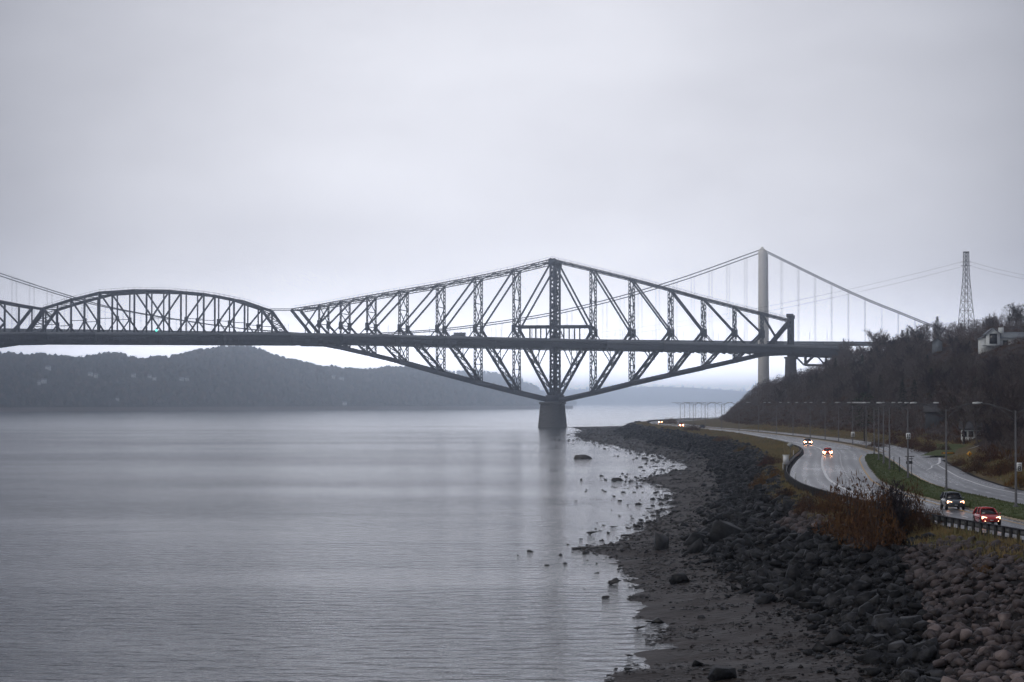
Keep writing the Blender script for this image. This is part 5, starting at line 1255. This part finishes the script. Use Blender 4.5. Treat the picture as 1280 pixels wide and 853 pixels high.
# ------------------------------------------------------------------ cars (local: x forward, z up)
def make_car(name, paint, suv=False, lights=True):
    e = empty(name, (0, 0, 0)); k = 1.1 if suv else 1.0; kh = 1.12 if suv else 1.0
    lowz = .24 * (1.25 if suv else 1)
    st = [(-2.06, .62, .45, .60, .88), (-1.98, .78, .30, .62, .97), (-1.55, .86, lowz, .66, .99), (-.6, .885, lowz, .68, .97), (.5, .885, lowz, .68, .96), (1.05, .88, lowz, .67, .93), (1.6, .84, lowz, .62, .82), (1.93, .72, .28, .55, .70), (2.06, .56, .36, .50, .60)]
    S = []
    for x, w, zl_, zm, zt in st:
        w *= k ** .5; z = [zl_, zl_ + .08, zm * kh, zt * kh - .05, zt * kh]
        half_ = [(w * .86, z[0]), (w * .98, z[1]), (w, z[2]), (w * .93, z[3]), (w * .74, z[4])]
        S.append([(x, -a, b) for a, b in half_] + [(x, 0, z[4] + .02)] + [(x, a, b) for a, b in half_[::-1]])
    MB().loft(S).build('body', paint, e, smooth=True, local=True)
    zb, zr = .93 * kh, (1.48 if not suv else 1.66)
    rx0, rx1, wx0, wx1 = (-1.86, -1.35, 1.0, .22) if not suv else (-1.95, -1.7, .95, .3)
    wb, wt = .80 * k ** .5, .60 * k ** .5
    q = {'rb': rx0, 'rt': rx1, 'fb': wx0, 'ft': wx1}
    c = MB()                                # roof and pillars
    c.loft([[(rx1, -wt, zr - .02), (rx1 - .02, 0, zr + .02), (rx1, wt, zr - .02), (rx1, wt, zr - .09), (rx1, -wt, zr - .09)], [((rx1 + wx1) / 2, -wt - .02, zr + .03), ((rx1 + wx1) / 2, 0, zr + .08), ((rx1 + wx1) / 2, wt + .02, zr + .03), ((rx1 + wx1) / 2, wt + .02, zr - .05), ((rx1 + wx1) / 2, -wt - .02, zr - .05)], [(wx1, -wt, zr - .02), (wx1 + .02, 0, zr + .02), (wx1, wt, zr - .02), (wx1, wt, zr - .09), (wx1, -wt, zr - .09)]])
    for s in (-1, 1):
        c.beam((wx0, s * wb, zb - .05), (wx1, s * wt, zr - .05), .09, .08).beam((rx0, s * wb, zb - .05), (rx1, s * wt, zr - .05), .16, .12).beam((-.45, s * (wb + .005), zb - .05), (-.5, s * (wt + .01), zr - .04), .10, .05)
    c.build('roof', paint, e, local=True)
    def quad(nm, p, m=M['glass'], par=e): return MB().loft([p, [tuple(np.array(a) - np.array([.03, 0, .02])) for a in p]]).build(nm, m, par, local=True)
    quad('windscreen', [(wx0 - .02, -wb + .05, zb - .02), (wx0 - .02, wb - .05, zb - .02), (wx1 - .02, wt - .04, zr - .07), (wx1 - .02, -wt + .04, zr - .07)])
    MB().loft([[(rx0 + .02, -wb + .05, zb - .02), (rx0 + .02, wb - .05, zb - .02), (rx1 + .02, wt - .04, zr - .07), (rx1 + .02, -wt + .04, zr - .07)], [(rx0 + .05, -wb + .05, zb - .02), (rx0 + .05, wb - .05, zb - .02), (rx1 + .05, wt - .04, zr - .07), (rx1 + .05, -wt + .04, zr - .07)]]).build('rear_window', M['glass'], e, local=True)
    for s in (-1, 1):
        for xa, xb, xc, xd in ((wx0 - .1, -.42, -.46, wx1 - .02), (-.5, rx0 + .16, rx1 + .06, -.54)):
            MB().loft([[(xa, s * (wb - .02), zb - .03), (xb, s * (wb - .02), zb - .03), (xc, s * (wt - .02), zr - .07), (xd, s * (wt - .02), zr - .07)], [(xa, s * (wb - .05), zb - .03), (xb, s * (wb - .05), zb - .03), (xc, s * (wt - .05), zr - .07), (xd, s * (wt - .05), zr - .07)]]).build('side_window', M['glass'], e, local=True)
        MB().loft([[(.78, s * .93, zb + .02), (.78, s * 1.08, zb + .04), (.78, s * 1.08, zb + .17), (.78, s * .93, zb + .15)], [(.92, s * .92, zb + .04), (.92, s * 1.04, zb + .06), (.92, s * 1.04, zb + .14), (.92, s * .92, zb + .13)]]).build('wing_mirror', paint, e, local=True)
        hl = MB().loft([[(1.72, s * .80 * k ** .5, .58 * kh), (1.90, s * .42, .54 * kh), (1.86, s * .42, .72 * kh), (1.66, s * .79 * k ** .5, .80 * kh)], [(1.82, s * .80 * k ** .5, .58 * kh), (2.03, s * .42, .545 * kh), (1.97, s * .42, .71 * kh), (1.75, s * .79 * k ** .5, .795 * kh)]]).build('headlight', M['headlight'] if lights else M['glass'], e, local=True)
        MB().box(-2.03, -1.96, min(s * .55, s * .78), max(s * .55, s * .78), .66 * kh, .86 * kh).build('tail_light', M['taillight'], e, local=True)
        MB().box(1.95, 2.03, min(s * .42, s * .60), max(s * .42, s * .60), .36, .46).build('fog_lamp', M['headlight'] if (lights and not suv) else M['glass'], e, local=True)
        for x in (-1.28, 1.28):
            r_ = .33 * (1.1 if suv else 1); w_ = .80 * k ** .5
            MB().tube([(x, s * (w_ - .02), r_ + .03), (x, s * (w_ + .098), r_ + .03)], r_ + .075, 16).build('wheel_arch', M['black_trim'], e, local=True)
            wl = MB().tube([(x, s * (w_ - .1), r_), (x, s * (w_ + .12), r_)], r_, 18).build('wheel', M['tyre'], e, local=True); MB().tube([(x, s * (w_ + .121), r_), (x, s * (w_ + .132), r_)], r_ * .62, 12).build('rim', M['rim'], wl, local=True)
    MB().loft([[(2.02, -.42, .48 * kh), (2.02, .42, .48 * kh), (2.0, .40, .60 * kh), (2.0, -.40, .60 * kh)], [(2.075, -.42, .48 * kh), (2.075, .42, .48 * kh), (2.04, .40, .60 * kh), (2.04, -.40, .60 * kh)]]).build('grille', M['black_trim'], e, local=True)
    MB().box(1.98, 2.05, -.62, .62, .26, .345).build('lower_bumper', M['black_trim'], e, local=True)
    MB().box(2.076, 2.09, -.15, .15, .44, .50).build('number_plate', M['plate'], e, local=True)
    return e
def place_car(e, px, py, away=False, curve=LN, lab='', z=ZR, xo=None):
    x, y = on_z(px, py, z); sl = float(curve(y + 6) - curve(y - 6)) / 12; d = np.array([sl, 1.]) * (1 if away else -1)
    e.location = (x, y, z + .012); e.rotation_euler.z = math.atan2(d[1], d[0]); tag(e, lab, 'car'); return e
place_car(make_car('red_car', M['red_paint']), 1233.5, 656, lab='bright red hatchback with lit headlights driving nearest behind the guardrail')
place_car(make_car('dark_car', M['dark_paint'], True), 1190.5, 636.5, lab='charcoal sport utility car with lit headlights behind the red car')
place_car(make_car('red_car', M['red_paint']), 1034.5, 569.5, lab='red car with bright headlights in the middle of the curve')
place_car(make_car('dark_car', M['silver_paint'], True), 1009.5, 556.5, lab='grey car with headlights and fog lamps entering the curve by the guardrail')
place_car(make_car('red_car', M['red_paint']), 851.5, 533.6, curve=E0, lab='distant red car with headlights under the first far lamp')
place_car(make_car('grey_car', M['silver_paint'], True), 825.3, 529.6, curve=E0, lab='most distant car with headlights at the far road tip')
place_car(make_car('blue_car', M['blue_paint'], False, False), 877.5, 535.6, away=True, curve=E1, lab='dark blue car driving away without lights by the hill foot')

for o in list(bpy.data.objects):          # distant headlights enlarged and over-bright, standing in for lens glow
    if o.get('category') == 'car' and o.location.y > 400:
        for c in o.children:
            if c.name.startswith(('headlight', 'fog_lamp')) and c.data.materials[0] == M['headlight']:
                c.data.materials[0] = M['headlight_far']; vv = [v.co.copy() for v in c.data.vertices]; ce = sum(vv, Vector()) / len(vv)
                for v, q in zip(c.data.vertices, vv): v.co = Vector((q.x, ce.y + (q.y - ce.y) * 1.45, ce.z + (q.z - ce.z) * 1.5))
# ------------------------------------------------------------------ water
mw, nt, b = nodes('river_water'); N, L = nt.nodes, nt.links
b.inputs['Base Color'].default_value = (.030, .031, .032, 1); b.inputs['Roughness'].default_value = .115; b.inputs['IOR'].default_value = 1.333
geo = N.new('ShaderNodeNewGeometry')
def noise(scale, sc3, det=4):
    mp = N.new('ShaderNodeMapping'); mp.inputs['Scale'].default_value = sc3; L.new(geo.outputs['Position'], mp.inputs['Vector'])
    n = N.new('ShaderNodeTexNoise'); n.inputs['Scale'].default_value = scale; n.inputs['Detail'].default_value = det; L.new(mp.outputs['Vector'], n.inputs['Vector']); return n
n1 = noise(.55, (.62, 1, 1), 4); n2 = noise(2.2, (.75, 1, 1), 3); n3 = noise(.0075, (.6, 1.3, 1), 7)
cr = N.new('ShaderNodeMapRange'); cr.inputs['From Min'].default_value = .38; cr.inputs['From Max'].default_value = .68; cr.inputs['To Min'].default_value = .30; cr.inputs['To Max'].default_value = 1.7; L.new(n3.outputs['Fac'], cr.inputs['Value'])
b1 = N.new('ShaderNodeBump'); b1.inputs['Distance'].default_value = .32; L.new(n1.outputs['Fac'], b1.inputs['Height'])
sy = N.new('ShaderNodeSeparateXYZ'); L.new(geo.outputs['Position'], sy.inputs[0])
calm = N.new('ShaderNodeMapRange'); calm.inputs['From Min'].default_value = 300; calm.inputs['From Max'].default_value = 2200; calm.inputs['To Min'].default_value = 1.8; calm.inputs['To Max'].default_value = .3; L.new(sy.outputs['Y'], calm.inputs['Value'])
n4 = noise(.045, (.28, 1, 1), 5); s4 = N.new('ShaderNodeMapRange'); s4.inputs['From Min'].default_value = .55; s4.inputs['From Max'].default_value = .72; s4.inputs['To Min'].default_value = 0; s4.inputs['To Max'].default_value = .6; L.new(n4.outputs['Fac'], s4.inputs['Value'])
ad = N.new('ShaderNodeMath'); L.new(cr.outputs['Result'], ad.inputs[0]); L.new(s4.outputs['Result'], ad.inputs[1])
cm = N.new('ShaderNodeMath'); cm.operation = 'MULTIPLY'; L.new(ad.outputs[0], cm.inputs[0]); L.new(calm.outputs['Result'], cm.inputs[1])
m1 = N.new('ShaderNodeMath'); m1.operation = 'MULTIPLY'; m1.inputs[1].default_value = .85; L.new(cm.outputs[0], m1.inputs[0]); L.new(m1.outputs[0], b1.inputs['Strength'])
b2 = N.new('ShaderNodeBump'); b2.inputs['Distance'].default_value = .05; L.new(n2.outputs['Fac'], b2.inputs['Height']); L.new(b1.outputs['Normal'], b2.inputs['Normal'])
m2 = N.new('ShaderNodeMath'); m2.operation = 'MULTIPLY'; m2.inputs[1].default_value = .8; L.new(cm.outputs[0], m2.inputs[0]); L.new(m2.outputs[0], b2.inputs['Strength'])
L.new(b2.outputs['Normal'], b.inputs['Normal'])
P_ = np.array([[(x, y, 0) for x in (-8800, -2000, -300, 300, 2000, 8800)] for y in (-280, 60, 400, 1200, 3000, 7000, 21600)], float)
MB().grid(P_).build('river', mw)['kind'] = 'structure'

# ------------------------------------------------------------------ air
hm = bpy.data.materials.new('pale_haze'); hm.use_nodes = True; hn = hm.node_tree; hn.nodes.remove(hn.nodes['Principled BSDF'])
pv = hn.nodes.new('ShaderNodeVolumePrincipled'); pv.inputs['Color'].default_value = (.80, .89, 1.0, 1); pv.inputs['Density'].default_value = HAZE_D; pv.inputs['Anisotropy'].default_value = HAZE_G
hn.links.new(pv.outputs['Volume'], hn.nodes['Material Output'].inputs['Volume'])
ho = MB().box(-9000, 9000, -300, 21700, -5.5, 165).build('haze', hm); ho['kind'] = 'stuff'

# ------------------------------------------------------------------ overcast sky and soft sun
SUN_AZ, SUN_EL = R(-118), R(38)              # azimuth from +Y towards +X
w = bpy.data.worlds.new('World'); sc.world = w; w.use_nodes = True; nt = w.node_tree; N, L = nt.nodes, nt.links
bg = N['Background']; bg.inputs['Strength'].default_value = .1
sky = N.new('ShaderNodeTexSky'); sky.sky_type = 'NISHITA'; sky.sun_disc = False; sky.sun_elevation = SUN_EL; sky.sun_rotation = SUN_AZ; sky.dust_density = 6; sky.air_density = 1.5
tc = N.new('ShaderNodeTexCoord')
mp = N.new('ShaderNodeMapping'); mp.inputs['Scale'].default_value = (1, 1, 2.6); L.new(tc.outputs['Generated'], mp.inputs['Vector'])
nz = N.new('ShaderNodeTexNoise'); nz.inputs['Scale'].default_value = 7; nz.inputs['Detail'].default_value = 5; nz.inputs['Roughness'].default_value = .5; L.new(mp.outputs['Vector'], nz.inputs['Vector'])
cl = N.new('ShaderNodeValToRGB'); e = cl.color_ramp.elements
e[0].position = .30; e[0].color = (*[c * SKY_A for c in (.88, .88, .89)], 1); e[1].position = .70; e[1].color = (*[c * SKY_A for c in (1.05, 1.05, 1.05)], 1)
L.new(nz.outputs['Fac'], cl.inputs['Fac'])
# lens vignette put into the sky: brighter towards the view centre
dp = N.new('ShaderNodeVectorMath'); dp.operation = 'DOT_PRODUCT'; L.new(tc.outputs['Generated'], dp.inputs[0]); dp.inputs[1].default_value = (math.sin(R(-.3)) * math.cos(R(5.5)), math.cos(R(-.3)) * math.cos(R(5.5)), math.sin(R(5.5)))
mr = N.new('ShaderNodeMapRange'); mr.interpolation_type = 'LINEAR'; mr.inputs['From Min'].default_value = .9655; mr.inputs['From Max'].default_value = 1.0; mr.inputs['To Min'].default_value = 0; mr.inputs['To Max'].default_value = 1; L.new(dp.outputs['Value'], mr.inputs['Value'])
mul = N.new('ShaderNodeMix'); mul.data_type = 'RGBA'; mul.blend_type = 'MULTIPLY'; mul.inputs['Factor'].default_value = 1
L.new(cl.outputs['Color'], mul.inputs['A']); lobe = N.new('ShaderNodeMix'); lobe.data_type = 'RGBA'; lobe.inputs['A'].default_value = (*SKY_LO, 1); lobe.inputs['B'].default_value = (*SKY_HI, 1)
L.new(mr.outputs['Result'], lobe.inputs['Factor']); L.new(lobe.outputs['Result'], mul.inputs['B'])
# brighter slot of sky along the horizon
sz = N.new('ShaderNodeSeparateXYZ'); L.new(tc.outputs['Generated'], sz.inputs[0])
h1 = N.new('ShaderNodeMath'); h1.operation = 'MULTIPLY'; h1.inputs[1].default_value = -1 / .015; h1.use_clamp = False; hx = N.new('ShaderNodeMath'); hx.operation = 'MAXIMUM'; hx.inputs[1].default_value = 0; L.new(sz.outputs['Z'], hx.inputs[0]); L.new(hx.outputs[0], h1.inputs[0])
h2 = N.new('ShaderNodeMath'); h2.operation = 'EXPONENT'; L.new(h1.outputs[0], h2.inputs[0])
hg = N.new('ShaderNodeMath'); hg.operation = 'MULTIPLY_ADD'; hg.inputs[1].default_value = SKY_HZ; hg.inputs[2].default_value = 1; L.new(h2.outputs[0], hg.inputs[0])
hv = N.new('ShaderNodeVectorMath'); hv.operation = 'SCALE'; L.new(mul.outputs['Result'], hv.inputs[0]); L.new(hg.outputs[0], hv.inputs['Scale'])
mx = N.new('ShaderNodeMix'); mx.data_type = 'RGBA'; mx.inputs['Factor'].default_value = .93; L.new(sky.outputs['Color'], mx.inputs['A']); L.new(hv.outputs[0], mx.inputs['B'])
L.new(mx.outputs['Result'], bg.inputs['Color'])
sd = bpy.data.lights.new('sun', 'SUN'); sd.energy = .7; sd.angle = R(30); sd.color = (1, .97, .93); so = bpy.data.objects.new('sun', sd); COL.objects.link(so)
sv = Vector((math.sin(SUN_AZ) * math.cos(SUN_EL), math.cos(SUN_AZ) * math.cos(SUN_EL), math.sin(SUN_EL))); so.rotation_euler = sv.to_track_quat('Z', 'Y').to_euler(); so.location = (0, 0, 60)

# ------------------------------------------------------------------ camera
cam = bpy.data.cameras.new('camera'); co = bpy.data.objects.new('camera', cam); COL.objects.link(co); sc.camera = co
cam.sensor_width = 36; cam.lens = 36 * FPX / 1280; cam.clip_start = .5; cam.clip_end = 40000
co.location = (0, 0, H); co.rotation_euler = (math.pi / 2 + PITCH, 0, 0)
sc.render.engine = 'CYCLES'; sc.cycles.max_bounces = 9; sc.cycles.diffuse_bounces = 2; sc.cycles.glossy_bounces = 3; sc.cycles.volume_bounces = 6; sc.cycles.transparent_max_bounces = 8
sc.cycles.use_denoising = True
try: sc.cycles.denoiser = 'OPENIMAGEDENOISE'
except Exception: pass
sc.cycles.sample_clamp_indirect = 6
sc.view_settings.view_transform = 'Standard'; sc.view_settings.look = 'None'; sc.view_settings.exposure = 0; sc.view_settings.gamma = 1; sc.view_settings.use_curve_mapping = False
